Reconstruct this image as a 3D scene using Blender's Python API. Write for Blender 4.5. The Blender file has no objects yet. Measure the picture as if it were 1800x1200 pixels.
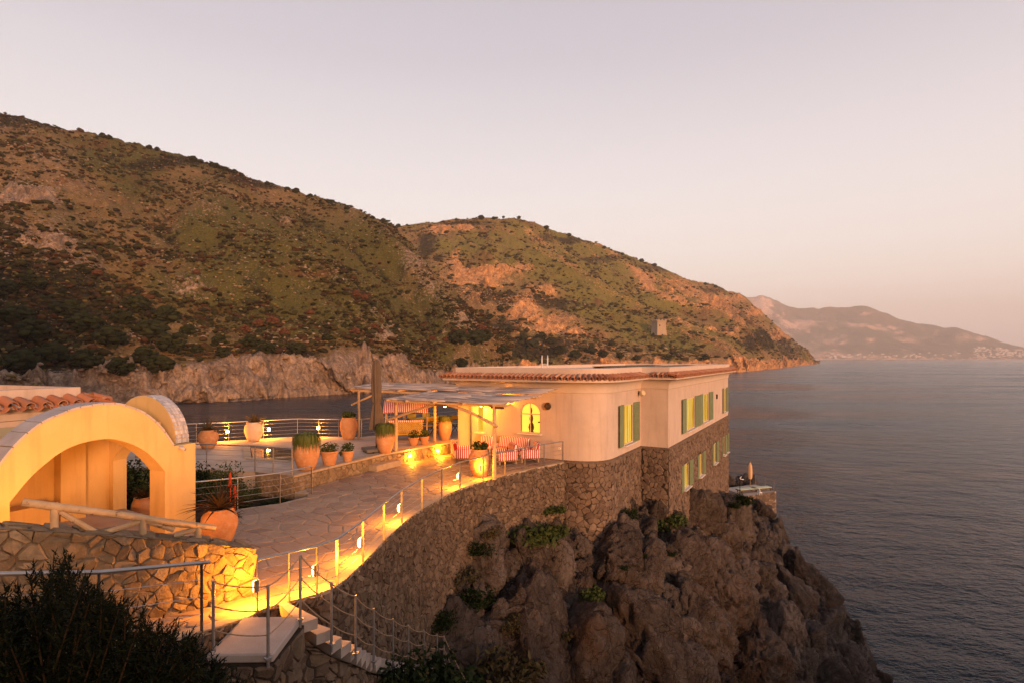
import bpy, math, random
import numpy as np
from mathutils import Vector, Matrix
from mathutils.bvhtree import BVHTree

S = bpy.context.scene
COL = S.collection
rad = math.radians
CAMZ = 4.2
SEA_Z = -18.0

# ------------------------------------------------------------------ camera
cd = bpy.data.cameras.new('camera')
cam = bpy.data.objects.new('camera', cd); COL.objects.link(cam)
cam.location = (0, 0, CAMZ); cam.rotation_euler = (rad(90), 0, 0)
cd.sensor_width = 36.0; cd.lens = 20.0; cd.shift_y = 30/1800
cd.clip_start = 0.1; cd.clip_end = 60000
S.camera = cam

# ------------------------------------------------------------------ light
SUN_AZ = Vector((0.46, -0.89, 0)).normalized()      # horizontal direction towards the sunset, behind the camera
SUN_EL = rad(7.0)
w = bpy.data.worlds.new('World'); S.world = w; w.use_nodes = True
wn = w.node_tree; wn.nodes.clear()
def WN(t, **kw):
    n = wn.nodes.new(t)
    for k, v in kw.items(): setattr(n, k, v)
    return n
out = WN('ShaderNodeOutputWorld')
sky = WN('ShaderNodeTexSky', sky_type='NISHITA', sun_disc=False)
sky.sun_elevation = SUN_EL
sky.sun_rotation = math.atan2(SUN_AZ.x, SUN_AZ.y)
sky.air_density = 1.4; sky.dust_density = 3.0; sky.ozone_density = 1.0
bg1 = WN('ShaderNodeBackground'); bg1.inputs['Strength'].default_value = 0.05
wn.links.new(sky.outputs[0], bg1.inputs['Color'])
# dusk veil: pink band low in the sky, lilac above, warmer towards the sunset
tc = WN('ShaderNodeTexCoord'); sx = WN('ShaderNodeSeparateXYZ')
wn.links.new(tc.outputs['Generated'], sx.inputs[0])
ramp = WN('ShaderNodeValToRGB'); cr = ramp.color_ramp; cr.interpolation = 'B_SPLINE'
stops = [(0.0, (.66, .50, .46)), (.05, (.80, .65, .58)), (.16, (.81, .72, .695)), (.30, (.72, .65, .655)),
         (.46, (.525, .47, .515)), (.72, (.36, .335, .385)), (1.0, (.24, .25, .34))]
while len(cr.elements) < len(stops): cr.elements.new(.5)
for e, (p, c) in zip(cr.elements, stops):
    e.position = p; e.color = (*c, 1)
wn.links.new(sx.outputs['Z'], ramp.inputs[0])
dot = WN('ShaderNodeVectorMath', operation='DOT_PRODUCT'); dot.inputs[1].default_value = SUN_AZ
wn.links.new(tc.outputs['Generated'], dot.inputs[0])
mr = WN('ShaderNodeMapRange'); mr.interpolation_type = 'SMOOTHSTEP'
mr.inputs['From Min'].default_value = -0.2; mr.inputs['From Max'].default_value = 1.0
wn.links.new(dot.outputs['Value'], mr.inputs['Value'])
mz = WN('ShaderNodeMapRange'); mz.interpolation_type = 'SMOOTHSTEP'
mz.inputs['From Min'].default_value = 0.75; mz.inputs['From Max'].default_value = 0.0
wn.links.new(sx.outputs['Z'], mz.inputs['Value'])
mu = WN('ShaderNodeMath', operation='MULTIPLY')
wn.links.new(mr.outputs[0], mu.inputs[0]); wn.links.new(mz.outputs[0], mu.inputs[1])
glow = WN('ShaderNodeMix', data_type='RGBA'); glow.inputs['A'].default_value = (0, 0, 0, 1)
glow.inputs['B'].default_value = (.50, .17, .06, 1)
wn.links.new(mu.outputs[0], glow.inputs['Factor'])
addc = WN('ShaderNodeMix', data_type='RGBA', blend_type='ADD'); addc.inputs['Factor'].default_value = 1
wn.links.new(ramp.outputs[0], addc.inputs['A']); wn.links.new(glow.outputs['Result'], addc.inputs['B'])
bg2 = WN('ShaderNodeBackground'); bg2.inputs['Strength'].default_value = 1.17
wn.links.new(addc.outputs['Result'], bg2.inputs['Color'])
ads = WN('ShaderNodeAddShader')
wn.links.new(bg1.outputs[0], ads.inputs[0]); wn.links.new(bg2.outputs[0], ads.inputs[1])
wn.links.new(ads.outputs[0], out.inputs['Surface'])

sd = bpy.data.lights.new('sun', 'SUN'); sun = bpy.data.objects.new('sun', sd); COL.objects.link(sun)
sd.energy = 3.7; sd.angle = rad(8); sd.color = (1.0, .48, .22)
dirv = Vector((SUN_AZ.x*math.cos(SUN_EL), SUN_AZ.y*math.cos(SUN_EL), math.sin(SUN_EL)))
sun.rotation_euler = dirv.to_track_quat('Z', 'Y').to_euler()

vs = S.view_settings
S.display_settings.display_device = 'sRGB'
vs.view_transform = 'Standard'; vs.look = 'None'; vs.exposure = 0; vs.gamma = 1; vs.use_curve_mapping = False
S.render.engine = 'CYCLES'
cy = S.cycles
cy.use_denoising = True
try:
    cy.denoiser = 'OPENIMAGEDENOISE'; cy.denoising_input_passes = 'RGB_ALBEDO_NORMAL'; cy.denoising_prefilter = 'ACCURATE'
except Exception: pass
cy.max_bounces = 5; cy.diffuse_bounces = 3; cy.glossy_bounces = 3; cy.transmission_bounces = 3; cy.transparent_max_bounces = 6
cy.volume_bounces = 1; cy.sample_clamp_indirect = 4.0; cy.caustics_reflective = False; cy.caustics_refractive = False
cy.volume_max_steps = 32

# ------------------------------------------------------------------ numpy noise
def _h(ix, iy, iz, seed):
    with np.errstate(over='ignore'):
        n = (ix.astype(np.int64)*374761393 + iy.astype(np.int64)*668265263 + iz.astype(np.int64)*2147483647 + seed*1274126177)
        n = (n ^ (n >> 13)) * 1274126177
        n = n ^ (n >> 16)
        n = (n * 2654435761) & 0xffffffff
        n = (n ^ (n >> 15)) & 0xffffff
    return n / float(0x1000000)
def vnoise(x, y, z, seed=0):
    xi, yi, zi = np.floor(x), np.floor(y), np.floor(z)
    fx, fy, fz = x-xi, y-yi, z-zi
    fx = fx*fx*fx*(fx*(fx*6-15)+10); fy = fy*fy*fy*(fy*(fy*6-15)+10); fz = fz*fz*fz*(fz*(fz*6-15)+10)
    r = 0
    for a in (0, 1):
        for b in (0, 1):
            for c in (0, 1):
                wgt = (fx if a else 1-fx)*(fy if b else 1-fy)*(fz if c else 1-fz)
                r = r + wgt*_h(xi+a, yi+b, zi+c, seed)
    return r*2-1
def fbm(x, y, z, octv=4, seed=0, gain=.5):
    a, s, t = 1.0, 1.0, 0
    for i in range(octv):
        t = t + a*vnoise(x*s, y*s, z*s, seed+i*17); a *= gain; s *= 2.03
    return t
def ridged(x, y, z, octv=4, seed=0):
    a, s, t = 1.0, 1.0, 0
    for i in range(octv):
        t = t + a*(1-2*np.abs(vnoise(x*s, y*s, z*s, seed+i*13))); a *= .5; s *= 2.07
    return t
def worley(x, y, z, seed=0):
    xi, yi, zi = np.floor(x), np.floor(y), np.floor(z)
    f1 = np.full(x.shape, 9.0); f2 = np.full(x.shape, 9.0); cid = np.zeros(x.shape)
    for a in (-1, 0, 1):
        for b in (-1, 0, 1):
            for c in (-1, 0, 1):
                cx, cy_, cz = xi+a, yi+b, zi+c
                px = cx+_h(cx, cy_, cz, seed); py = cy_+_h(cx, cy_, cz, seed+1); pz = cz+_h(cx, cy_, cz, seed+2)
                d = np.sqrt((px-x)**2+(py-y)**2+(pz-z)**2)
                m = d < f1
                f2 = np.where(m, f1, np.minimum(f2, d))
                cid = np.where(m, _h(cx, cy_, cz, seed+3), cid)
                f1 = np.where(m, d, f1)
    return f1, f2, cid

# ------------------------------------------------------------------ object helpers
def tag(o, label=None, cat=None, group=None, kind=None):
    if label: o['label'] = label
    if cat: o['category'] = cat
    if group: o['group'] = group
    if kind: o['kind'] = kind
    return o
def thing(name, label, cat, loc=(0, 0, 0), rz=0, group=None):
    o = bpy.data.objects.new(name, None); COL.objects.link(o)
    o.empty_display_size = .2
    o.location = loc; o.rotation_euler = (0, 0, rz)
    return tag(o, label, cat, group)
def woff(p):
    v = Vector((0, 0, 0))
    while p is not None:
        v += p.location; p = p.parent
    return v
def copy_tree(o, parent=None, lights=True):
    c = o.copy(); COL.objects.link(c)
    if parent is not None: c.parent = parent
    for ch in list(o.children): copy_tree(ch, c)
    return c
def fast_mesh(name, V, F, mat=None, smooth=False, attrs=None):
    V = np.asarray(V, dtype=np.float32); F = np.asarray(F, dtype=np.int32)
    me = bpy.data.meshes.new(name)
    me.vertices.add(len(V)); me.vertices.foreach_set('co', V.ravel())
    k = F.shape[1]
    me.loops.add(F.size); me.loops.foreach_set('vertex_index', F.ravel())
    me.polygons.add(len(F))
    me.polygons.foreach_set('loop_start', np.arange(0, F.size, k, dtype=np.int32))
    me.polygons.foreach_set('loop_total', np.full(len(F), k, dtype=np.int32))
    if smooth: me.polygons.foreach_set('use_smooth', np.ones(len(F), dtype=bool))
    for an, arr in (attrs or {}).items():
        a = me.attributes.new(an, 'FLOAT', 'POINT'); a.data.foreach_set('value', np.asarray(arr, dtype=np.float32).ravel())
    if mat: me.materials.append(mat)
    me.update(calc_edges=True); me.validate()
    return me
def link(name, me, parent=None, world=True):
    o = bpy.data.objects.new(name, me); COL.objects.link(o)
    if parent is not None:
        o.parent = parent
    return o
def grid_faces(nr, nc, wrap=False):
    r = np.arange(nr-1)[:, None]; c = np.arange(nc if wrap else nc-1)[None, :]
    c2 = (c+1) % nc
    a = r*nc+c; b = r*nc+c2; d = (r+1)*nc+c; e = (r+1)*nc+c2
    return np.stack([a, b, e, d], -1).reshape(-1, 4)

class MB:
    """collects faces in world (or thing-local) coordinates; build() makes one mesh object"""
    def __init__(self): self.v = []; self.f = []
    def add(self, vs_, fs):
        n = len(self.v); self.v.extend([tuple(p) for p in vs_]); self.f.extend([tuple(i+n for i in f) for f in fs])
        return self
    def box(self, c, s, rz=0, rx=0, ry=0, bev=0):
        M = Matrix.Translation(c) @ Matrix.Rotation(rz, 4, 'Z') @ Matrix.Rotation(ry, 4, 'Y') @ Matrix.Rotation(rx, 4, 'X')
        x, y, z = s[0]/2, s[1]/2, s[2]/2
        if bev <= 0:
            vs_ = [M @ Vector((a*x, b*y, d*z)) for d in (-1, 1) for a, b in ((-1, -1), (1, -1), (1, 1), (-1, 1))]
            return self.add(vs_, [(3, 2, 1, 0), (4, 5, 6, 7), (0, 1, 5, 4), (1, 2, 6, 5), (2, 3, 7, 6), (3, 0, 4, 7)])
        b = bev; vs_ = []
        for (zz, ins) in ((-z, b), (-z+b, 0), (z-b, 0), (z, b)):
            xx, yy = x-ins, y-ins
            for a, e in ((-xx+b, -yy), (xx-b, -yy), (xx, -yy+b), (xx, yy-b), (xx-b, yy), (-xx+b, yy), (-xx, yy-b), (-xx, -yy+b)):
                vs_.append(M @ Vector((a, e, zz)))
        fs = [tuple(range(7, -1, -1)), tuple(range(24, 32))]
        for k in range(3):
            for i in range(8):
                j = (i+1) % 8; fs.append((k*8+i, k*8+j, k*8+8+j, k*8+8+i))
        return self.add(vs_, fs)
    def tube(self, pts, r, n=8, caps=True, taper=None):
        pts = [Vector(p) for p in pts]; N = len(pts); vs_ = []; fs = []
        prev = None
        for i, p in enumerate(pts):
            t = (pts[min(i+1, N-1)] - pts[max(i-1, 0)])
            if t.length < 1e-9: t = Vector((0, 0, 1))
            t.normalize()
            if prev is None:
                a = Vector((0, 0, 1)) if abs(t.z) < .9 else Vector((1, 0, 0))
                u = t.cross(a).normalized()
            else:
                u = (prev - t*prev.dot(t))
                if u.length < 1e-6: u = t.cross(Vector((0, 0, 1)))
                u.normalize()
            prev = u; v = t.cross(u)
            rr = r[i] if isinstance(r, (list, tuple)) else r
            for k in range(n):
                a = 2*math.pi*k/n
                vs_.append(p + (u*math.cos(a)+v*math.sin(a))*rr)
        for i in range(N-1):
            for k in range(n):
                j = (k+1) % n
                fs.append((i*n+k, i*n+j, (i+1)*n+j, (i+1)*n+k))
        if caps:
            fs.append(tuple(range(n-1, -1, -1))); fs.append(tuple(range((N-1)*n, N*n)))
        return self.add(vs_, fs)
    def lathe(self, prof, n=24, c=(0, 0, 0), ripple=None, rz=0):
        vs_ = []; fs = []
        for i, (r, z) in enumerate(prof):
            for k in range(n):
                a = 2*math.pi*k/n
                rr = r*(1+(ripple(a, z) if ripple else 0))
                vs_.append((c[0]+rr*math.cos(a+rz), c[1]+rr*math.sin(a+rz), c[2]+z))
        for i in range(len(prof)-1):
            for k in range(n):
                j = (k+1) % n
                fs.append((i*n+k, i*n+j, (i+1)*n+j, (i+1)*n+k))
        fs.append(tuple(range(n-1, -1, -1))); fs.append(tuple(range((len(prof)-1)*n, len(prof)*n)))
        return self.add(vs_, fs)
    def prism(self, poly, z0, z1):
        """vertical prism of an x,y polygon"""
        n = len(poly)
        ar = sum(poly[i][0]*poly[(i+1) % n][1]-poly[(i+1) % n][0]*poly[i][1] for i in range(n))
        if ar < 0: poly = poly[::-1]
        f0 = z0 if callable(z0) else (lambda p: z0); f1 = z1 if callable(z1) else (lambda p: z1)
        vs_ = [(p[0], p[1], f0(p)) for p in poly]+[(p[0], p[1], f1(p)) for p in poly]
        fs = [tuple(range(n-1, -1, -1)), tuple(range(n, 2*n))]
        for i in range(n):
            j = (i+1) % n; fs.append((i, j, n+j, n+i))
        return self.add(vs_, fs)
    def slab(self, poly, nrm, t):
        """polygon of 3-D points given thickness t along nrm"""
        n = len(poly); nrm = Vector(nrm)*t
        vs_ = [Vector(p) for p in poly]+[Vector(p)+nrm for p in poly]
        fs = [tuple(range(n-1, -1, -1)), tuple(range(n, 2*n))]
        for i in range(n):
            j = (i+1) % n; fs.append((i, j, n+j, n+i))
        return self.add(vs_, fs)
    def build(self, name, mat, parent=None, smooth=False, local=False, kind=None, auto=None):
        off = Vector((0, 0, 0)) if (local or parent is None) else woff(parent)
        me = bpy.data.meshes.new(name)
        if off.length > 0:
            me.from_pydata([(p[0]-off.x, p[1]-off.y, p[2]-off.z) for p in self.v], [], self.f)
        else:
            me.from_pydata(self.v, [], self.f)
        if mat: me.materials.append(mat)
        if smooth:
            me.polygons.foreach_set('use_smooth', [True]*len(me.polygons))
            if auto:
                try: me.set_sharp_from_angle(angle=rad(auto))
                except Exception: pass
        me.update()
        o = bpy.data.objects.new(name, me); COL.objects.link(o)
        if parent is not None: o.parent = parent
        if kind: o['kind'] = kind
        return o

def Pt(px, py, z=0.0):
    """ground point at height z seen at photo position px,py (used only to lay out the plan)"""
    Y = 1000*(CAMZ-z)/(py-630.0)
    return Vector((Y*(px-900)/1000, Y, z))
U = Vector((.49, .872, 0)); NR = Vector((.872, -.49, 0))     # villa axes: along the sea wall, out to sea
U.normalize(); NR.normalize()
# ------------------------------------------------------------------ materials
class Mt:
    def __init__(self, name):
        self.m = bpy.data.materials.new(name); self.m.use_nodes = True
        self.nt = self.m.node_tree; self.b = self.nt.nodes['Principled BSDF']
        self.b.inputs['Specular IOR Level'].default_value = .06
    def n(self, t, ins=None, **kw):
        nd = self.nt.nodes.new(t)
        for k, v in kw.items(): setattr(nd, k, v)
        for k, v in (ins or {}).items():
            if hasattr(v, 'links') or isinstance(v, bpy.types.NodeSocket): self.nt.links.new(v, nd.inputs[k])
            else: nd.inputs[k].default_value = v
        return nd
    def pos(self): return self.n('ShaderNodeNewGeometry').outputs['Position']
    def objc(self): return self.n('ShaderNodeTexCoord').outputs['Object']
    def noise(self, scale, detail=4, rough=.6, vec=None, dist=0):
        return self.n('ShaderNodeTexNoise', {'Vector': vec or self.pos(), 'Scale': scale, 'Detail': detail, 'Roughness': rough, 'Distortion': dist}).outputs['Fac']
    def vor(self, scale, vec=None, feature='F1', out='Distance', rnd=1):
        return self.n('ShaderNodeTexVoronoi', {'Vector': vec or self.pos(), 'Scale': scale, 'Randomness': rnd}, feature=feature).outputs[out]
    def rng(self, v, a, b, c=0, d=1, smooth=False):
        nd = self.n('ShaderNodeMapRange', {'Value': v, 'From Min': a, 'From Max': b, 'To Min': c, 'To Max': d})
        if smooth: nd.interpolation_type = 'SMOOTHSTEP'
        return nd.outputs[0]
    def math(self, op, a, b=0.0):
        return self.n('ShaderNodeMath', {0: a, 1: b}, operation=op).outputs[0]
    def mix(self, f, a, b, blend='MIX'):
        def c(x): return (*x, 1) if isinstance(x, tuple) and len(x) == 3 else x
        return self.n('ShaderNodeMix', {'Factor': f, 'A': c(a), 'B': c(b)}, data_type='RGBA', blend_type=blend).outputs['Result']
    def ramp(self, v, stops, const=False):
        nd = self.n('ShaderNodeValToRGB', {'Fac': v}); e = nd.color_ramp.elements
        if const: nd.color_ramp.interpolation = 'CONSTANT'
        while len(e) < len(stops): e.new(.5)
        for x, (p, c) in zip(e, stops): x.position = p; x.color = (*c, 1)
        return nd.outputs[0]
    def attr(self, name): return self.n('ShaderNodeAttribute', attribute_name=name).outputs['Fac']
    def rand(self):
        a = self.n('ShaderNodeNewGeometry').outputs['Random Per Island']; b = self.n('ShaderNodeObjectInfo').outputs['Random']
        return self.math('FRACT', self.math('ADD', a, b))
    def base(self, c):
        if isinstance(c, tuple): self.b.inputs['Base Color'].default_value = (*c, 1)
        else: self.nt.links.new(c, self.b.inputs['Base Color'])
        return self
    def rough(self, r):
        if isinstance(r, (int, float)): self.b.inputs['Roughness'].default_value = r
        else: self.nt.links.new(r, self.b.inputs['Roughness'])
        return self
    def bump(self, h, strength=.5, dist=.02):
        nd = self.n('ShaderNodeBump', {'Height': h, 'Strength': strength, 'Distance': dist})
        self.nt.links.new(nd.outputs[0], self.b.inputs['Normal']); return self
    def set(self, **kw):
        for k, v in kw.items(): self.b.inputs[k.replace('_', ' ')].default_value = v
        return self

def simple(name, c1, c2, scale=3, rough=.7, bump=.2, bscale=40, bdist=.01, metal=0):
    t = Mt(name)
    f = t.rng(t.noise(scale, 5), .3, .7)
    t.base(t.mix(f, c1, c2)).rough(rough)
    if bump: t.bump(t.noise(bscale, 4), bump, bdist)
    if metal: t.set(Metallic=metal, Specular_IOR_Level=.5)
    return t.m
def stone_mat(name, cols, bscale=14, bd=.02, dirt=(.06, .045, .035)):
    t = Mt(name)
    r = t.rand()
    c = t.ramp(r, [(i/(len(cols)-1), cc) for i, cc in enumerate(cols)])
    nz = t.noise(7, 6, .65)
    c = t.mix(t.rng(nz, .35, .75, 0, .55), c, dirt)
    n2 = t.noise(2.2, 3)
    c = t.mix(t.rng(n2, .5, .8, 0, .35), c, (.34, .26, .19))
    t.base(c).rough(.92).bump(t.math('ADD', t.noise(bscale, 7, .75), t.math('MULTIPLY', t.noise(bscale*.35, 4), 1.6)), 1.0, bd*1.8)
    return t.m
M = {}
M['stone_dark'] = stone_mat('rubble_stone_dark', [(0.108, 0.072, 0.050), (0.194, 0.137, 0.094), (0.137, 0.097, 0.065), (0.259, 0.187, 0.130), (0.079, 0.056, 0.042), (0.166, 0.119, 0.086), (0.223, 0.151, 0.094)])
M['stone_house'] = stone_mat('rubble_stone_house', [(0.137, 0.094, 0.072), (0.223, 0.162, 0.122), (0.166, 0.119, 0.090), (0.274, 0.202, 0.151), (0.108, 0.076, 0.058), (0.194, 0.140, 0.108), (0.230, 0.151, 0.097)])
M['stone_light'] = stone_mat('limestone', [(0.221, 0.162, 0.098), (0.306, 0.230, 0.145), (0.255, 0.187, 0.115), (0.365, 0.281, 0.187), (0.187, 0.132, 0.081), (0.289, 0.212, 0.128)], dirt=(0.085, 0.055, 0.030))
M['mortar'] = simple('mortar', (0.030, 0.023, 0.018), (0.060, 0.046, 0.035), 6, .95, .6, 30, .02)
M['mortar_light'] = simple('mortar_light', (.16, .12, .085), (.25, .19, .13), 6, .95, .6, 30, .02)
def paving():
    t = Mt('paving_stone')
    c = t.ramp(t.rand(), [(0, (.25, .17, .115)), (.25, (.31, .22, .15)), (.5, (.22, .15, .105)), (.75, (.34, .24, .16)), (1, (.27, .19, .13))])
    c = t.mix(t.rng(t.noise(5, 6, .7), .4, .75, 0, .5), c, (.17, .125, .10))
    c = t.mix(t.rng(t.noise(1.1, 3), .5, .8, 0, .4), c, (.38, .30, .24))
    t.set(Specular_IOR_Level=.25)
    t.base(c).rough(t.rng(t.noise(9), .3, .7, .45, .8)).bump(t.noise(22, 5), .35, .012)
    return t.m
M['paving'] = paving()
M['grout'] = simple('pale_grout', (.33, .25, .175), (.42, .33, .235), 6, .9, .3, 40, .01)
M['terrace'] = simple('terrace_concrete', (.34, .26, .20), (.48, .39, .32), 1.2, .75, .25, 30, .01)
def plaster(name, c1, c2):
    t = Mt(name)
    c = t.mix(t.rng(t.noise(1.3, 5), .3, .7), c1, c2)
    p = t.pos(); st = t.n('ShaderNodeMapping', {'Vector': p, 'Scale': (5, 5, .5)}).outputs[0]
    c = t.mix(t.rng(t.noise(1.0, 5, .6, vec=st), .50, .76, 0, .42), c, tuple(x*.60 for x in c1))
    c = t.mix(t.rng(t.noise(.5, 6, .7), .5, .72, 0, .3), c, tuple(x*.78 for x in c1))
    t.base(c).rough(.88).bump(t.math('ADD', t.noise(3, 4), t.math('MULTIPLY', t.noise(60, 3), .25)), .35, .02)
    return t.m
M['plaster'] = plaster('pale_pink_plaster', (.51, .40, .33), (.58, .46, .38))
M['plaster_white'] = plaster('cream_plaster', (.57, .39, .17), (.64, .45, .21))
M['trim'] = simple('eave_plaster', (.54, .43, .36), (.60, .49, .41), 2, .8, .15)
M['roof_flat'] = simple('flat_roof_screed', (.55, .46, .40), (.64, .54, .47), 1, .8, .2)
def rooftile():
    t = Mt('terracotta_roof_tile')
    c = t.ramp(t.rand(), [(0, (.34, .13, .07)), (.3, (.46, .20, .11)), (.6, (.38, .15, .08)), (.8, (.52, .29, .17)), (1, (.28, .10, .06))])
    c = t.mix(t.rng(t.noise(14, 4), .5, .8, 0, .4), c, (.40, .30, .20))
    t.base(c).rough(.85).bump(t.noise(50, 4), .4, .01); return t.m
M['tile'] = rooftile()
def terracotta(name, a, b):
    t = Mt(name)
    o = t.objc()
    c = t.mix(t.rng(t.noise(3, 5, vec=o), .3, .7), a, b)
    c = t.mix(t.rng(t.noise(6, 6, .7, vec=o), .5, .7, 0, .55), c, (.55, .40, .28))
    c = t.mix(t.rng(t.noise(4, 5, .7, vec=o), .54, .72, 0, .5), c, tuple(x*.45 for x in a))
    wv = t.n('ShaderNodeTexWave', {'Vector': o, 'Scale': 6.0, 'Distortion': 1.2, 'Detail': 2}, bands_direction='Z').outputs['Fac']
    t.base(c).rough(.82).bump(t.math('ADD', t.noise(40, 3, vec=o), t.math('MULTIPLY', wv, .5)), .35, .012); return t.m
M['terracotta'] = terracotta('terracotta', (.46, .21, .09), (.56, .28, .13))
M['terracotta_pale'] = terracotta('pale_terracotta', (.60, .42, .28), (.68, .50, .35))
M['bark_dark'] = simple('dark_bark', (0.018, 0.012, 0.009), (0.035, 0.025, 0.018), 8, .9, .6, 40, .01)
M['soil'] = simple('soil', (0.030, 0.021, 0.015), (0.060, 0.042, 0.027), 5, .95, .8, 25, .03)
def wood(name, a, b, patch=None):
    t = Mt(name); p = t.objc()
    st = t.n('ShaderNodeMapping', {'Vector': p, 'Scale': (3, 3, 3)}).outputs[0]
    c = t.mix(t.rng(t.noise(2.5, 6, .7, vec=st), .35, .7), a, b)
    if patch: c = t.mix(t.rng(t.noise(3.0, 4, vec=st), .60, .66, 0, .85), c, patch)
    t.base(c).rough(.8).bump(t.noise(18, 5, .7, vec=p), .5, .01); return t.m
M['log'] = wood('peeled_log', (.46, .31, .17), (.56, .40, .24), (.20, .11, .06))
M['wood_dark'] = wood('dark_wood', (.08, .045, .03), (.14, .08, .05))
M['wood_beam'] = wood('weathered_beam', (.28, .19, .12), (.38, .27, .18))
def reed():
    t = Mt('reed')
    c = t.ramp(t.rand(), [(0, (.22, .17, .145)), (.25, (.50, .42, .38)), (.5, (.36, .29, .25)), (.75, (.62, .53, .48)), (1, (.28, .21, .18))])
    c = t.mix(t.rng(t.noise(2.0, 4), .5, .75, 0, .45), c, (.30, .24, .21))
    t.base(c).rough(.8); return t.m
M['reed'] = reed()
M['steel'] = simple('galvanised_steel', (.30, .29, .29), (.40, .38, .37), 8, .42, .08, 60, .002, metal=.75)
M['steel_dark'] = simple('dark_painted_steel', (.05, .05, .055), (.085, .08, .08), 8, .5, .05, 60, .002, metal=.3)
M['rope'] = simple('hemp_rope', (.30, .21, .14), (.40, .29, .19), 30, .9, .8, 90, .01)
M['concrete'] = simple('concrete_step', (0.320, 0.272, 0.240), (0.400, 0.344, 0.304), 3, .85, .4, 35, .01)
def shutter_m():
    t = Mt('sage_green_paint')
    t.base(t.mix(t.rng(t.noise(3, 4), .3, .7), (.17, .215, .125), (.21, .255, .15))).rough(.6).bump(t.noise(30, 3), .15, .005); return t.m
M['shutter'] = shutter_m()
def emit(name, col, s):
    t = Mt(name); t.base((.8, .8, .8)); t.set(Emission_Color=(*col, 1), Emission_Strength=s); return t.m
M['lens'] = emit('lamp_lens', (1, .66, .22), 7)
M['bulb'] = emit('bulb_glass', (1, .70, .28), 26)
M['globe'] = emit('opal_globe', (1, .78, .38), 7)
def curtain():
    t = Mt('lit_curtain'); o = t.n('ShaderNodeMapping', {'Vector': t.pos(), 'Scale': (7, 7, .35)}).outputs[0]
    f = t.noise(1.0, 4, .65, vec=o)
    c = t.ramp(f, [(.30, (.30, .12, .006)), (.43, (.80, .40, .02)), (.55, (1.0, .60, .06)), (.68, (1.0, .78, .28))])
    t.base((.7, .55, .2)); t.nt.links.new(c, t.b.inputs['Emission Color']); t.set(Emission_Strength=.9); return t.m
M['curtain'] = curtain()
M['room'] = emit('lit_room', (1, .58, .06), .75)
def glass():
    t = Mt('window_glass'); t.base((1, 1, 1)).rough(.03); t.set(Transmission_Weight=1.0, IOR=1.05, Specular_IOR_Level=.5); return t.m
M['glass'] = glass()
M['frame'] = simple('cream_window_frame', (.55, .46, .30), (.62, .52, .36), 4, .6, .1)
M['sill'] = simple('pale_sill', (.66, .58, .52), (.74, .66, .6), 4, .7, .15)
def stripes(name, axis, period=.085):
    t = Mt(name); o = t.objc(); s = t.n('ShaderNodeSeparateXYZ', {0: o}).outputs[axis]
    f = t.math('FRACT', t.math('DIVIDE', s, period)); g = t.math('GREATER_THAN', f, .5)
    c = t.mix(g, (.80, .74, .68), (.50, .035, .025))
    t.base(c).rough(.9).bump(t.noise(120, 2, vec=o), .2, .003); return t.m
M['stripe_x'] = stripes('red_white_stripe_across', 'X'); M['stripe_y'] = stripes('red_white_stripe_along', 'Y')
M['parasol'] = simple('taupe_canvas', (0.102, 0.075, 0.057), (0.132, 0.099, 0.075), 3, .9, .3, 80, .004)
M['parasol_pale'] = simple('apricot_canvas', (.62, .36, .18), (.70, .44, .24), 3, .9, .2)
M['yellow_cloth'] = simple('yellow_canvas', (.62, .40, .05), (.70, .47, .08), 4, .9, .2)
M['grey_block'] = simple('grey_parasol_base', (.10, .095, .09), (.15, .14, .13), 5, .7, .2)
M['black'] = simple('black_iron', (.015, .014, .014), (.03, .028, .028), 6, .5, .2)
M['solar'] = simple('solar_glass', (.012, .013, .018), (.02, .02, .028), 3, .15, 0); M['solar'].node_tree.nodes['Principled BSDF'].inputs['Specular IOR Level'].default_value = .4
M['captile'] = simple('grey_cap_slab', (.34, .32, .33), (.46, .43, .44), 2.2, .6, .3)
def smalltile():
    t = Mt('grey_white_glazed_tile')
    c = t.ramp(t.rand(), [(0, (.30, .29, .32)), (.45, (.52, .49, .50)), (.55, (.36, .35, .38)), (1, (.62, .59, .60))])
    t.base(c).rough(.35); t.set(Specular_IOR_Level=.4); return t.m
M['smalltile'] = smalltile()
def leaf(name, cols, rough=.6, trans=.0):
    t = Mt(name)
    c = t.ramp(t.rand(), [(i/(len(cols)-1), cc) for i, cc in enumerate(cols)])
    t.base(c).rough(rough); return t.m
M['leaf'] = leaf('garden_leaf', [(0.025, 0.038, 0.013), (0.049, 0.070, 0.021), (0.035, 0.049, 0.015), (0.070, 0.091, 0.028)])
M['leaf_dark'] = leaf('maquis_leaf', [(0.008, 0.014, 0.006), (0.017, 0.028, 0.010), (0.012, 0.019, 0.007), (0.024, 0.036, 0.012)])
M['leaf_olive'] = leaf('dry_scrub_leaf', [(0.042, 0.042, 0.018), (0.066, 0.060, 0.027), (0.054, 0.039, 0.021), (0.078, 0.066, 0.030)])
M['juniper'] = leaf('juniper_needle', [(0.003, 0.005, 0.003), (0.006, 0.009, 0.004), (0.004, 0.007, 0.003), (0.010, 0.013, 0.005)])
M['bark'] = simple('bark', (.09, .06, .045), (.15, .105, .075), 8, .9, .6, 40, .01)
M['agave'] = leaf('agave_leaf', [(.05, .05, .025), (.09, .07, .035), (.07, .05, .03), (.12, .085, .045)])
M['agave_red'] = leaf('aloe_leaf', [(0.038, 0.028, 0.014), (0.070, 0.038, 0.021), (0.052, 0.032, 0.017)])
M['grassleaf'] = leaf('drooping_grass_leaf', [(.07, .095, .025), (.10, .13, .035), (.12, .13, .04), (.06, .08, .02)])
M['flower'] = leaf('red_flower', [(.45, .05, .02), (.55, .09, .03), (.4, .07, .04)])
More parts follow.
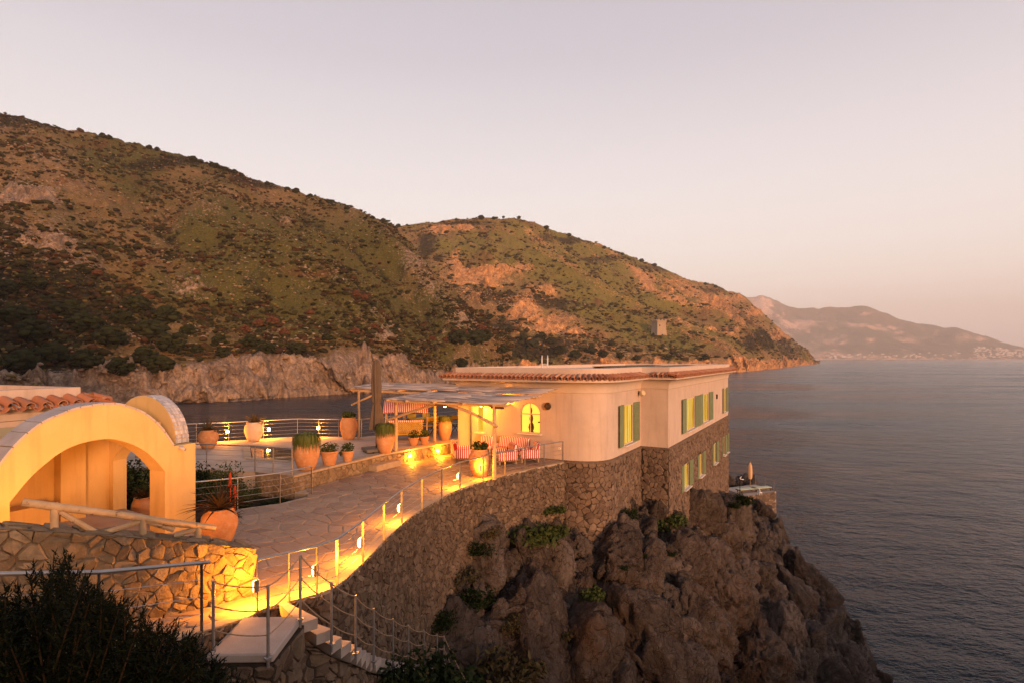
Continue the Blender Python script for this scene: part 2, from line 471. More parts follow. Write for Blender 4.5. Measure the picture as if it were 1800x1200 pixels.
M['medallion'] = simple('bronze_medallion', (.05, .035, .025), (.11, .075, .05), 12, .5, .8, 30, .02)
M['white'] = simple('white_paint', (.74, .72, .70), (.8, .78, .76), 3, .6, .05)
M['sunbed'] = simple('pale_green_canvas', (.46, .50, .34), (.54, .58, .40), 3, .9, .1)
M['bone'] = simple('cooking_pot', (.20, .10, .06), (.30, .16, .09), 5, .6, .1)
# ------------------------------------------------------------------ sea
def sea_mat():
    t = Mt('sea_water'); p = t.pos()
    st = t.n('ShaderNodeMapping', {'Vector': p, 'Scale': (.75, 1.15, 1), 'Rotation': (0, 0, .25)}).outputs[0]
    h = t.math('ADD', t.noise(.16, 6, .62, vec=st), t.math('MULTIPLY', t.noise(.9, 4, .6, vec=st), .22))
    st2 = t.n('ShaderNodeMapping', {'Vector': p, 'Scale': (.006, .02, 1)}).outputs[0]
    streak = t.noise(1.0, 4, .55, vec=st2)
    t.base(t.mix(t.rng(streak, .35, .7), (.006, .011, .018), (.011, .017, .025)))
    t.rough(t.rng(streak, .35, .65, .07, .30)); t.set(IOR=1.20, Specular_IOR_Level=.5)
    t.bump(h, .75, 2.2); return t.m
sv = []; 
R_ = [0, 40, 120, 300, 800, 2000, 5000, 12000, 26000]
mb = MB()
ring = []
for r in R_:
    ring.append([(20+r*math.cos(2*math.pi*k/64), 60+r*math.sin(2*math.pi*k/64), SEA_Z) for k in range(64)])
V = [p for rg in ring for p in rg]
me = fast_mesh('sea', V, grid_faces(len(R_), 64, wrap=True), sea_mat())
tag(link('sea', me), kind='structure')

# ------------------------------------------------------------------ far slopes
def terrain_mat(name, green, dry, rockc, dark, rust, sc=1.0, speck=1.5):
    t = Mt(name); p = t.pos()
    n1 = t.noise(.012*sc, 5, .6); n2 = t.noise(.06*sc, 6, .7); n3 = t.noise(.35*sc, 4, .7); n4 = t.noise(.02*sc, 5, .65, dist=.6)
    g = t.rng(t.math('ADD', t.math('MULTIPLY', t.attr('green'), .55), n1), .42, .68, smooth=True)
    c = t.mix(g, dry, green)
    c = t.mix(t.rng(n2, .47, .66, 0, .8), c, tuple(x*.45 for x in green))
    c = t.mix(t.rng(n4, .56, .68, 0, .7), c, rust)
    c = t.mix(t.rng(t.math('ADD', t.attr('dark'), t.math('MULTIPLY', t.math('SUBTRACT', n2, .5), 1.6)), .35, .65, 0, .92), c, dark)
    # small pale outcrops
    v = t.math('ADD', t.math('MULTIPLY', t.attr('rock'), 1.0), t.math('MULTIPLY', t.math('SUBTRACT', n3, .5), speck))
    st = t.n('ShaderNodeMapping', {'Vector': p, 'Scale': (1, 1, .35)}).outputs[0]
    rn = t.noise(.22*sc, 7, .8, vec=st)
    rc = t.ramp(rn, [(.30, tuple(x*.28 for x in rockc)), (.46, tuple(x*.7 for x in rockc)), (.56, rockc), (.72, tuple(min(1, x*1.2) for x in rockc))])
    c = t.mix(t.rng(v, .38, .55), c, rc)
    gr = t.rng(t.math('ADD', t.noise(.55*sc, 4, .8), t.math('MULTIPLY', t.math('SUBTRACT', n2, .5), .8)), .25, .75, .42, 1.5)
    c = t.mix(1.0, c, t.n('ShaderNodeCombineColor', {0: gr, 1: gr, 2: gr}).outputs[0], 'MULTIPLY')
    t.base(c).rough(.95)
    t.set(Specular_IOR_Level=.1)
    t.bump(t.math('ADD', n3, t.noise(.1*sc, 5, .7)), .8, 2.0)
    return t.m
def interp(pts, x):
    xs, ys = zip(*pts); return np.interp(x, xs, ys)
def gauss(cx, ry, blobs):
    out_ = np.zeros_like(cx)
    for (x, y, a, b, s) in blobs:
        out_ = np.maximum(out_, s*np.exp(-(((cx-x)/a)**2+((ry-y)/b)**2)))
    return out_
def slope(name, cols, nr, sil, shore, ridge_d, cliff, mat, rockb, greenb, darkb, amp, seed, gully=0.0, behind=600, cliff_s=.10, spur=.2):
    """a hillside from the shore line up to its ridge, then falling away behind"""
    s = np.concatenate([np.linspace(0, cliff_s, max(8, nr//8)), np.linspace(cliff_s, 1, nr)[1:]])
    nb = 10; sb = np.linspace(0, 1, nb+1)[1:]
    X, Sx = np.meshgrid(cols, s)
    jag = fbm(cols*.05, cols*0+seed, cols*0, 4, seed+90)*1.8
    ysil = interp(sil, X)+jag[None]; ysh = interp(shore, X); ycl = interp(cliff, X)
    d0 = (CAMZ-SEA_Z)*1000/(ysh-630); d1 = np.maximum(interp(ridge_d, X), d0*1.03)
    q = np.clip((Sx-cliff_s)/(1-cliff_s), 0, 1); qc = np.clip(Sx/cliff_s, 0, 1)
    yy = np.where(Sx < cliff_s, ysh+(ycl-ysh)*qc**.8, ycl+(ysil-ycl)*q**.92)
    dd = np.where(Sx < cliff_s, d0*(1+.05*qc), np.exp(np.log(d0*1.05)+(np.log(np.maximum(d1, d0*1.06))-np.log(d0*1.05))*q))
    ang = (X-900)/1000
    wx = ang*dd; wy = dd; wz = CAMZ+dd*(630-yy)/1000
    L = 1/(amp*9)
    edge = np.sin(np.pi*np.clip(q, 0, 1))**.5
    nz = fbm(wx*L, wy*L, wz*L, 6, seed, .55)
    gp, gq = (.76*wx+.65*wy), (.65*wx-.76*wy)
    rg = ridged(gp*L*1.6+.35*fbm(wx*L, wy*L, wz*L, 3, seed+8), gq*L*.22, wz*0, 4, seed+50)
    rock = gauss(X, yy, rockb)
    cl = (Sx < cliff_s*1.15)
    rock = np.maximum(rock, np.where(cl, .95, 0))
    rock = np.clip(rock+.18*fbm(wx*L*4, wy*L*4, wz*L*4, 3, seed+3), 0, 1)
    rk = fbm(wx*L*5, wy*L*5, wz*L*2, 4, seed+9, .6)
    dz = amp*(nz*.7*edge+gully*rg*edge)+amp*.4*rock*rk+amp*.16*fbm(wx*L*26, wy*L*26, wz*L*14, 4, seed+29, .6)*(.35+rock)*np.where(Sx > .01, 1, 0)
    wz = wz+dz*np.where(Sx < .004, 0, 1)
    wy2 = wy-amp*.9*rock*np.abs(rk)
    wx = wx*wy2/wy; wy = wy2
    wz = np.where(Sx <= 0, SEA_Z-3, wz)
    # beyond the ridge
    bx = []; 
    for t_ in sb:
        d = wy[-1]+behind*t_
        bx.append(np.stack([ang[-1]*d, d, wz[-1]+(SEA_Z-20-wz[-1])*t_**1.4], -1))
    V = np.concatenate([np.stack([wx, wy, wz], -1)]+[b[None] for b in bx], 0)
    NRr = V.shape[0]; nc = V.shape[1]
    def ext(a): return np.concatenate([a, np.repeat(a[-1:], nb, 0)], 0)
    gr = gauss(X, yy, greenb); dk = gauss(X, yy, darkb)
    vg = np.clip((-rg-.15)/.9, 0, 1)          # gullies darkened for scrub and painted-in shade; bare stone on the spurs
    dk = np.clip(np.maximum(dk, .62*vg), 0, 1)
    rock = np.clip(rock+spur*np.clip((rg-.45)/.9, 0, 1)*(q > .02), 0, 1)
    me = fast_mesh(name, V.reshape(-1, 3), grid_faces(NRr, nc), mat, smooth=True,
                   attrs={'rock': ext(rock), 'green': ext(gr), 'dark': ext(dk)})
    o = tag(link(name, me), kind='structure')
    return o, V[:len(s)], X, yy, rock, dk
silA = [(-900, -60), (-700, 20), (-300, 120), (0, 197), (100, 224), (200, 243), (300, 268), (400, 298), (420, 306), (500, 330), (560, 348), (620, 368), (690, 396), (720, 430), (760, 478), (800, 523), (850, 578), (870, 613), (900, 652)]
shoreA = [(-900, 780), (0, 724), (150, 716), (310, 708), (600, 692), (700, 685), (785, 677), (880, 669), (900, 668)]
cliffA = [(-900, 720), (0, 672), (150, 660), (310, 640), (450, 622), (600, 622), (700, 640), (785, 650), (880, 660), (900, 661)]
ridgeA = [(-900, 900), (0, 720), (400, 760), (690, 800), (760, 720), (850, 640), (880, 610), (900, 600)]
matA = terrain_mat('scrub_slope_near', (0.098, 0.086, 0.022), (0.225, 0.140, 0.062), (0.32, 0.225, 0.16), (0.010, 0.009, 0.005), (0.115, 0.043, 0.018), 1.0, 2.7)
colsA = np.concatenate([np.linspace(-900, -20, 90), np.linspace(-16, 900, 480)])
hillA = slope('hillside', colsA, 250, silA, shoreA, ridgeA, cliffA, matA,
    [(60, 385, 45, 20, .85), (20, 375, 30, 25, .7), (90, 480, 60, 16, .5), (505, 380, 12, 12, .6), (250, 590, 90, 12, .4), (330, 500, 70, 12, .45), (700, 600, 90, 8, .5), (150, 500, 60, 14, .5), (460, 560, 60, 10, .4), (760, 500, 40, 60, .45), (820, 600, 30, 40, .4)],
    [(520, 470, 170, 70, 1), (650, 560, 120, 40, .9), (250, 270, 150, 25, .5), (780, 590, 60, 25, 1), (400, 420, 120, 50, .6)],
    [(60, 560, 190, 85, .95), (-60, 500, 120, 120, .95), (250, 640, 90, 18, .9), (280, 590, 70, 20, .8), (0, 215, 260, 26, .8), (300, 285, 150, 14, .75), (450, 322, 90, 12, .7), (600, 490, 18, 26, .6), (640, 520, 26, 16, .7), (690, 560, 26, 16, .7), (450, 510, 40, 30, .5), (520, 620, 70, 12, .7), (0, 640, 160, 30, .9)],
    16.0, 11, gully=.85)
silB = [(600, 470), (640, 425), (690, 398), (760, 391), (800, 386), (860, 383), (905, 385), (940, 394), (1000, 413), (1080, 441), (1150, 466), (1180, 480), (1210, 489), (1260, 504), (1310, 521), (1335, 546), (1370, 577), (1400, 606), (1425, 629), (1437, 636.5), (1441, 637.4)]
shoreB = [(600, 656), (785, 656), (1000, 658), (1200, 657), (1285, 655), (1340, 650), (1400, 643), (1437, 639.3), (1441, 638.6)]
cliffB = [(600, 648), (785, 645), (1000, 645), (1200, 642), (1285, 634), (1340, 634), (1400, 632), (1437, 638), (1441, 638)]
ridgeB = [(600, 1500), (860, 1450), (1200, 1900), (1370, 2300), (1437, 2480), (1441, 2600)]
matB = terrain_mat('scrub_slope_headland', (0.20, 0.165, 0.04), (0.295, 0.176, 0.075), (0.574, 0.295, 0.127), (0.029, 0.023, 0.011), (0.164, 0.061, 0.029), .75)
colsB = np.linspace(600, 1441, 400)
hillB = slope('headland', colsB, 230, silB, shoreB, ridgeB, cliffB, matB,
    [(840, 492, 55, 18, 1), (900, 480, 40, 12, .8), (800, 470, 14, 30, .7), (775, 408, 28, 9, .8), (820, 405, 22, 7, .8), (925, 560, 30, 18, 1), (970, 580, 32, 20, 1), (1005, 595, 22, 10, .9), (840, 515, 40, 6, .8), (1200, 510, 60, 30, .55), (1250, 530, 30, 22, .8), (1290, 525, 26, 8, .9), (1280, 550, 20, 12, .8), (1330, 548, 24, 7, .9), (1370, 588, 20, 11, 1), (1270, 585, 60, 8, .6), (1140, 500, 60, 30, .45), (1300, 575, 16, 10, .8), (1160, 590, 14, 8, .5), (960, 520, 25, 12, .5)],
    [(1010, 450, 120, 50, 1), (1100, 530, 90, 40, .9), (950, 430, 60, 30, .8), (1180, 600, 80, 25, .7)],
    [(870, 540, 80, 14, .9), (960, 540, 90, 12, .8), (930, 620, 120, 16, .95), (870, 590, 50, 24, .9), (750, 440, 22, 40, .8), (770, 465, 14, 14, .9), (1340, 605, 50, 17, 1), (1285, 540, 16, 6, .9), (1310, 555, 22, 6, .8), (1000, 425, 110, 9, .8), (1060, 460, 80, 9, .7), (1150, 472, 60, 8, .7), (820, 395, 90, 7, .7), (1050, 625, 100, 10, .7), (1240, 510, 60, 7, .7), (1380, 615, 30, 10, .7)],  # dark woods and scrub, plus shade painted in on the seaward end
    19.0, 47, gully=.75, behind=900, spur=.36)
silC = [(1150, 560), (1200, 545), (1290, 528), (1312, 523), (1340, 520), (1352, 524), (1400, 543), (1440, 541), (1515, 539), (1540, 543), (1565, 556), (1610, 570), (1640, 572), (1700, 581), (1760, 600), (1800, 611), (1860, 622), (1930, 631), (1990, 631.4)]
shoreC = [(1150, 632.1), (1990, 632.1)]
cliffC = [(1150, 631), (1990, 631.4)]
ridgeC = [(1150, 13500), (1990, 12500)]
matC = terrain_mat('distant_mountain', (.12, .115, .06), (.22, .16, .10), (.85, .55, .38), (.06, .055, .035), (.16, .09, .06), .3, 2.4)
rgC = np.random.default_rng(2)
blC = [(1330+rgC.random()*440, 0, 3+rgC.random()*12, 1+rgC.random()*3, .3+rgC.random()*.4) for _ in range(46)]
blC = [(x, float(interp(silC, x))+8+rgC.random()*max(2, 618-float(interp(silC, x))), a, b, k) for (x, _, a, b, k) in blC]
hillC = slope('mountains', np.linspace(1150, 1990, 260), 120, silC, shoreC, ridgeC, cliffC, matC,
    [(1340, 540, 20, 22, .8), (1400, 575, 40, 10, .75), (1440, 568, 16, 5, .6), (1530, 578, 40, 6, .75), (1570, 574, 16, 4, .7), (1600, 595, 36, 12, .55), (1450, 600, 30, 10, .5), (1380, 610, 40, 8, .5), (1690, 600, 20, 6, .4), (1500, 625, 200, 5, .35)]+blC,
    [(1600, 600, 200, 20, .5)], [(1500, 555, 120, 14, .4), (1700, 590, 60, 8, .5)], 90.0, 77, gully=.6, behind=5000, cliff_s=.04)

# ------------------------------------------------------------------ scrub, trees
rng = np.random.default_rng(5)
def ico(sub=1):
    import bmesh
    b = bmesh.new(); bmesh.ops.create_icosphere(b, subdivisions=sub, radius=1)
    V = np.array([v.co[:] for v in b.verts]); F = np.array([[v.index for v in f.verts] for f in b.faces]); b.free()
    return V, F
I1 = ico(1); I2 = ico(2)
def scrub(name, hill, n, r0, r1, mat, seed, xr, rockcut=.6, pw=1.0, darkbias=0):
    o, V, X, yy, rock, dk = hill
    rg = np.random.default_rng(seed)
    nr, nc = X.shape
    i = rg.integers(3, nr-1, n*6); j = rg.integers(0, nc-1, n*6)
    x = X[i, j]; ok = (x > xr[0]) & (x < xr[1]) & (rock[i, j] < rockcut)
    P = V[i, j]
    cl = fbm(P[:, 0]*.02, P[:, 1]*.02, P[:, 2]*.02, 3, seed)+dk[i, j]*darkbias
    ok &= (cl+rg.normal(0, .35, len(i))) > 0.0
    P = P[ok][:n]; m = len(P)
    fr = rg.random((m, 2)); 
    P = P+np.stack([rg.normal(0, 2.0, m), rg.normal(0, 2.0, m), np.zeros(m)], -1)
    rr = (r0+(r1-r0)*rg.random(m)**3.2)
    BV, BF = I1
    k = len(BV)
    W = BV[None]*rr[:, None, None]*np.array([1.3, 1.3, .7])*(.45+1.0*rg.random((m, k, 1)))*(.8+.5*rg.random((m, 1, 3)))
    W = W+P[:, None]+np.array([0, 0, .25])*rr[:, None, None]
    F = (BF[None]+(np.arange(m)*k)[:, None, None]).reshape(-1, 3)
    me = fast_mesh(name, W.reshape(-1, 3), F, mat)
    return tag(link(name, me), kind='stuff')
mscA = leaf('slope_scrub', [(0.014, 0.016, 0.006), (0.028, 0.028, 0.009), (0.045, 0.039, 0.014), (0.021, 0.023, 0.008), (0.063, 0.029, 0.014), (0.035, 0.038, 0.011), (0.020, 0.014, 0.008), (0.077, 0.035, 0.015), (0.028, 0.030, 0.010)], .95)
mscB = leaf('headland_scrub', [(0.026, 0.026, 0.009), (0.045, 0.041, 0.013), (0.064, 0.051, 0.018), (0.030, 0.028, 0.011), (0.071, 0.035, 0.017), (0.053, 0.050, 0.015), (0.034, 0.021, 0.011)], .95)
scrub('hill_scrub', hillA, 21000, .4, 2.4, mscA, 3, (-300, 900), darkbias=.8)
scrub('headland_scrub', hillB, 9000, 1.0, 4.4, mscB, 8, (640, 1441), darkbias=.7)
mrk = leaf('slope_rock', [(0.259, 0.180, 0.122), (0.331, 0.238, 0.166), (0.202, 0.137, 0.094), (0.389, 0.281, 0.202)], .95)
scrub('hill_outcrops', hillA, 5500, .25, 1.2, mrk, 23, (-200, 900), rockcut=.95)
scrub('headland_outcrops', hillB, 2200, .6, 2.2, mrk, 28, (640, 1441), rockcut=.95)

mts = leaf('dry_tussock', [(.20, .13, .055), (.15, .12, .04), (.24, .17, .08), (.12, .105, .03)], .95)
scrub('hill_tussocks', hillA, 8000, .3, 1.3, mts, 33, (-200, 900), rockcut=.8)
scrub('headland_tussocks', hillB, 3500, .8, 2.6, mts, 38, (640, 1441), rockcut=.8)

def bvh_of(o):
    me = o.data; return BVHTree.FromPolygons([v.co for v in me.vertices], [p.vertices for p in me.polygons])
BA = bvh_of(hillA[0]); BB = bvh_of(hillB[0])
CAMP = Vector((0, 0, CAMZ))
def ray(bvh, px, py):
    d = Vector(((px-900)/1000, 1, (630-py)/1000)).normalized()
    hit = bvh.ray_cast(CAMP, d, 60000)
    return hit[0]
def clump_tree(name, h, r, seed, leafm, trunk_frac=.45, n=70, flat=.7):
    """prototype tree: tapered trunk with limbs, crown of many ragged leaf clumps"""
    rg = np.random.default_rng(seed)
    root = thing(name, None, None)
    t = MB(); t.tube([(0, 0, -.4), (h*.02, 0, h*.25), (h*.04, h*.02, h*.62)], [h*.035, h*.028, h*.015], 6)
    for k in range(4):
        a = k*1.6+rg.random(); t.tube([(h*.03, 0, h*(.3+.07*k)), (math.cos(a)*r*.5, math.sin(a)*r*.5, h*(.5+.07*k))], [h*.014, h*.006], 5)
    t.build('trunk', M['bark'], root, local=True)
    P = rg.normal(0, 1, (n, 3)); P /= np.linalg.norm(P, axis=1)[:, None]
    P *= (.35+.65*rg.random((n, 1))**.5)
    P[:, 0] *= r; P[:, 1] *= r; P[:, 2] = h*trunk_frac+(P[:, 2]*.5+.5)*(h*(1-trunk_frac))*1.0
    BV, BF = I1
    k = len(BV)
    s = r*(.16+.20*rg.random(n))
    W = BV[None]*s[:, None, None]*np.array([1.2, 1.2, flat])*(.55+.9*rg.random((n, k, 1)))+P[:, None]
    F = (BF[None]+(np.arange(n)*k)[:, None, None]).reshape(-1, 3)
    me = fast_mesh('crown', W.reshape(-1, 3), F, leafm)
    c = link('crown', me, root); 
    return root
crown_dark = leaf('evergreen_crown', [(.013, .017, .006), (.026, .03, .010), (.018, .02, .008), (.036, .04, .013)], .9)
crown_rust = leaf('rust_crown', [(0.091, 0.035, 0.017), (0.126, 0.052, 0.025), (0.070, 0.028, 0.015), (0.140, 0.070, 0.035)], .9)
pine0 = clump_tree('pine_tree', 9, 3.4, 1, crown_dark, .5, 60)
oak0 = clump_tree('oak_tree', 6, 3.6, 2, crown_dark, .12, 80)
rust0 = clump_tree('bush_tree', 3.2, 2.2, 4, crown_rust, .05, 60)
used = {}
def plant(proto, bvh, px, py, sc, label, cat='tree', group=None, dz=-.3):
    p = ray(bvh, px, py)
    if p is None: return
    k = proto.name
    if k not in used: used[k] = 1; o = proto
    else: o = copy_tree(proto)
    o.location = p+Vector((0, 0, dz*sc)); o.scale = (sc, sc, sc); o.rotation_euler = (0, 0, random.random()*6)
    tag(o, label, cat, group)
    return o
random.seed(4)
ORD = ['first', 'second', 'third', 'fourth', 'fifth', 'sixth', 'seventh', 'eighth', 'ninth', 'tenth', 'eleventh', 'twelfth', 'thirteenth', 'fourteenth', 'fifteenth', 'sixteenth', 'seventeenth', 'eighteenth', 'nineteenth', 'twentieth',
       'twenty-first', 'twenty-second', 'twenty-third', 'twenty-fourth', 'twenty-fifth', 'twenty-sixth', 'twenty-seventh', 'twenty-eighth']
plant(pine0, BB, 912, 389, 1.5, 'lone dark pine on the headland crest, taller of the two there', group='pines on the headland crest')
plant(pine0, BB, 885, 387, 1.15, 'smaller dark tree left of the lone pine on the headland crest', group='pines on the headland crest')
for i, x in enumerate((700, 868, 846, 960, 1000, 1062, 1094, 1128, 1150, 1240, 1258)):
    y = float(interp(silB, x))+3.0
    plant(oak0, BB, x, y, 1.3+.7*random.random(), f'small dark tree on the skyline of the middle headland, {ORD[sorted((700, 868, 846, 960, 1000, 1062, 1094, 1128, 1150, 1240, 1258)).index(x)]} from the left', group='skyline trees on the headland')
for i, x in enumerate((180, 192, 262, 276, 340, 352, 372, 380, 388, 396, 404, 412, 425, 470, 505, 520, 545, 580, 610, 655, 673)):
    y = float(interp(silA, x))+4.0
    plant(oak0, BA, x, y, .65+.55*random.random(), f'small dark tree on the skyline of the large left hill, {ORD[i]} from the left', group='skyline trees on the left hill')
TL = [(805, 605, 2.2), (832, 607, 2.4), (852, 600, 1.9), (812, 645, 1.4), (880, 622, 1.7), (905, 628, 1.8), (935, 612, 2.3), (952, 598, 2.2), (968, 606, 2.0), (985, 622, 2.2), (1012, 630, 2.2), (1040, 622, 2.0), (1060, 628, 1.7), (1075, 608, 1.5), (895, 585, 1.7), (920, 600, 1.8), (1090, 630, 1.5), (1120, 633, 1.3), (1175, 632, 1.3), (1185, 625, 1.1), (1240, 632, 1.3), (862, 560, 1.3), (880, 548, 1.4), (845, 552, 1.3)]
rank = {t: k for k, t in enumerate(sorted(TL))}
for (x, y, s) in TL:
    plant(oak0, BB if ray(BA, x, y) is None else BA, x, y, s*1.05, f'dense evergreen tree at the wooded foot of the middle headland, {ORD[rank[(x, y, s)]]} from the left', group='evergreens at the headland foot')
TL = [(242, 550, 2.0), (290, 570, 2.2), (265, 600, 2.3), (300, 620, 1.9), (278, 655, 1.7), (255, 640, 1.8), (345, 622, 1.0), (385, 605, 1.1), (392, 628, 1.0), (150, 585, 2.0), (120, 560, 2.0), (190, 610, 2.1), (60, 600, 2.1), (30, 570, 1.9), (90, 640, 2.0), (150, 650, 1.9), (210, 660, 1.7), (40, 655, 2.0), (215, 570, 1.6), (330, 590, 1.3), (440, 612, 1.5), (470, 622, 1.4), (522, 622, 1.4), (575, 600, 1.1), (230, 548, 1.2), (10, 520, 1.8), (60, 510, 1.6)]
rank = {t: k for k, t in enumerate(sorted(TL))}
for (x, y, s) in TL:
    plant(oak0, BA, x, y, s*.9, f'dark evergreen tree low on the shaded left hill, {ORD[rank[(x, y, s)]]} from the left', group='evergreens low on the left hill')
TL = [(455, 575, 1.5), (478, 570, 1.6), (430, 585, 1.4), (625, 522, 1.6), (640, 528, 1.4), (658, 578, 1.2), (625, 588, 1.3), (820, 592, 1.6), (845, 580, 1.7), (800, 585, 1.4), (785, 600, 1.3), (760, 598, 1.2), (500, 590, 1.4), (545, 553, 1.1), (170, 485, 1.2), (345, 482, 1.0)]
rank = {t: k for k, t in enumerate(sorted(TL))}
for (x, y, s) in TL:
    plant(rust0, BA, x, y, s*1.15, f'rust brown bush on the left hill slope, {ORD[rank[(x, y, s)]]} from the left', 'bush', group='rust brown bushes on the left hill')

# ------------------------------------------------------------------ watchtower on the headland
p = ray(BB, 1158, 587)
tw = thing('watchtower', 'square ruined stone watchtower on the headland slope above the sea', 'tower', p)
k = p.y/1000
mt = MB()
hw, h = 9.5*k, 24*k
mt.lathe([(hw*1.5, -3*k), (hw*1.3, h*.55), (hw*1.28, h*.82), (hw*1.42, h*.84), (hw*1.42, h*.95), (hw*1.30, h*.95)], 4, rz=math.pi/4+.35)
tower_m = simple('tower_stone', (0.340, 0.252, 0.170), (0.422, 0.320, 0.224), .4, .95, .5, .8, .4)
mt.build('wall', tower_m, tw, local=True)
for i in range(4):
    a = .35+i*math.pi/2
    for j in (-.7, 0, .7):
        mm = MB(); c = Vector((math.cos(a)*hw*.95-math.sin(a)*hw*j, math.sin(a)*hw*.95+math.cos(a)*hw*j, h*.985))
        mm.box(c, (hw*.3, hw*.32, h*.09), rz=a); mm.build('merlon', tower_m, tw, local=True)
mw = MB(); mw.box((-hw*.12, -hw*.98, h*.6), (hw*.16, hw*.3, h*.09), rz=.35); mw.build('window', M['black'], tw, local=True)

# ------------------------------------------------------------------ far village
BC = bvh_of(hillC[0])
hm = leaf('village_plaster', [(.78, .68, .58), (.84, .76, .68), (.70, .56, .45), (.82, .72, .6)], .9)
hb = MB(); hb.box((0, 0, 6), (22, 16, 18)); h0 = hb.build('village_house', hm)
hb2 = MB(); hb2.box((0, 0, 6), (34, 18, 12)); h02 = hb2.build('village_house', hm)
rh = random.Random(9); cnt = 0
def vh(x, y, sc, label, group):
    global cnt
    p = ray(BC, x, y)
    if p is None: return
    src = h0 if rh.random() < .6 else h02
    if cnt == 0: o = h0
    elif cnt == 1: o = h02
    else: o = src.copy(); COL.objects.link(o)
    cnt += 1
    o.location = p; o.scale = (sc, sc, sc*rh.uniform(.7, 1.2)); o.rotation_euler = (0, 0, rh.uniform(-.5, .5))
    tag(o, label, 'house', group)
for k in range(150):
    x = 1712+rh.random()*90; t_ = (x-1712)/90
    y = 609+t_*6+rh.random()*(20-t_*7)
    vh(x, y, rh.uniform(.9, 1.6), 'tiny white house of the town on the far right mountain slope', 'white houses of the far town')
for k in range(60):
    x = 1455+rh.random()*230; y = 629-abs(rh.gauss(0, 5))
    if rh.random() < .4: x = rh.gauss(1480, 12); y = 622+rh.random()*7
    vh(x, y, rh.uniform(1.0, 1.8), 'tiny pale house along the shore of the far mountains', 'pale houses along the far shore')

# ------------------------------------------------------------------ haze
hz = MB(); hz.box((1500, 7400, 690), (26000, 15300, 1430)); 
hm_ = bpy.data.materials.new('haze'); hm_.use_nodes = True; nt = hm_.node_tree; nt.nodes.clear()
ov = nt.nodes.new('ShaderNodeOutputMaterial'); pv = nt.nodes.new('ShaderNodeVolumePrincipled')
pv.inputs['Color'].default_value = (.95, .88, .85, 1); pv.inputs['Density'].default_value = 6.2e-5; pv.inputs['Anisotropy'].default_value = 0
nt.links.new(pv.outputs[0], ov.inputs['Volume'])
ho = hz.build('haze', hm_, kind='stuff')
# ------------------------------------------------------------------ promontory rock
RT = [((-6.5, 5.0, -.2), (1, -.3), 7), ((-4.6, 7.6, -1.2), (1, -.2), 8), ((-3.6, 9.8, -2.6), (1, -.25), 8), ((-3.2, 11.5, -3.3), (1, -.3), 8.5), ((-2.95, 13.4, -3.8), (1, -.35), 8.5), ((-2.75, 15.3, -3.7), (.9, -.45), 8.5),
      ((-2.2, 17.4, -3.1), (.8, -.6), 9), ((-1.2, 19.3, -2.35), (.65, -.76), 9), ((.1, 21.1, -1.55), (.5, -.87), 9), ((2.2, 23.3, -1.75), (.45, -.9), 9.5),
      ((4.25, 24.2, -2.0), (.55, -.84), 10), ((6.1, 27.0, -2.6), (.75, -.66), 9.5), ((7.35, 26.9, -2.75), (.82, -.57), 9), ((10.9, 33.2, -4.1), (.872, -.49), 10),
      ((16.0, 42.2, -5.6), (.872, -.49), 10.8), ((18.2, 45.5, -7.5), (.9, -.43), 9), ((21.5, 48.6, -8.9), (.9, -.4), 5.8), ((24.0, 51.0, -9.6), (.95, -.2), 3), ((24.2, 54, -9.4), (.7, .7), 5),
      ((19, 56, -8), (-.2, 1), 7), ((6, 50, -6), (-.7, .7), 8), ((-4, 38, -4), (-.7, .7), 8), ((-11, 30.5, -3), (-.4, .9), 8), ((-19, 26, -3), (-.5, .85), 9), ((-30, 20, -2), (-.5, .85), 10)]
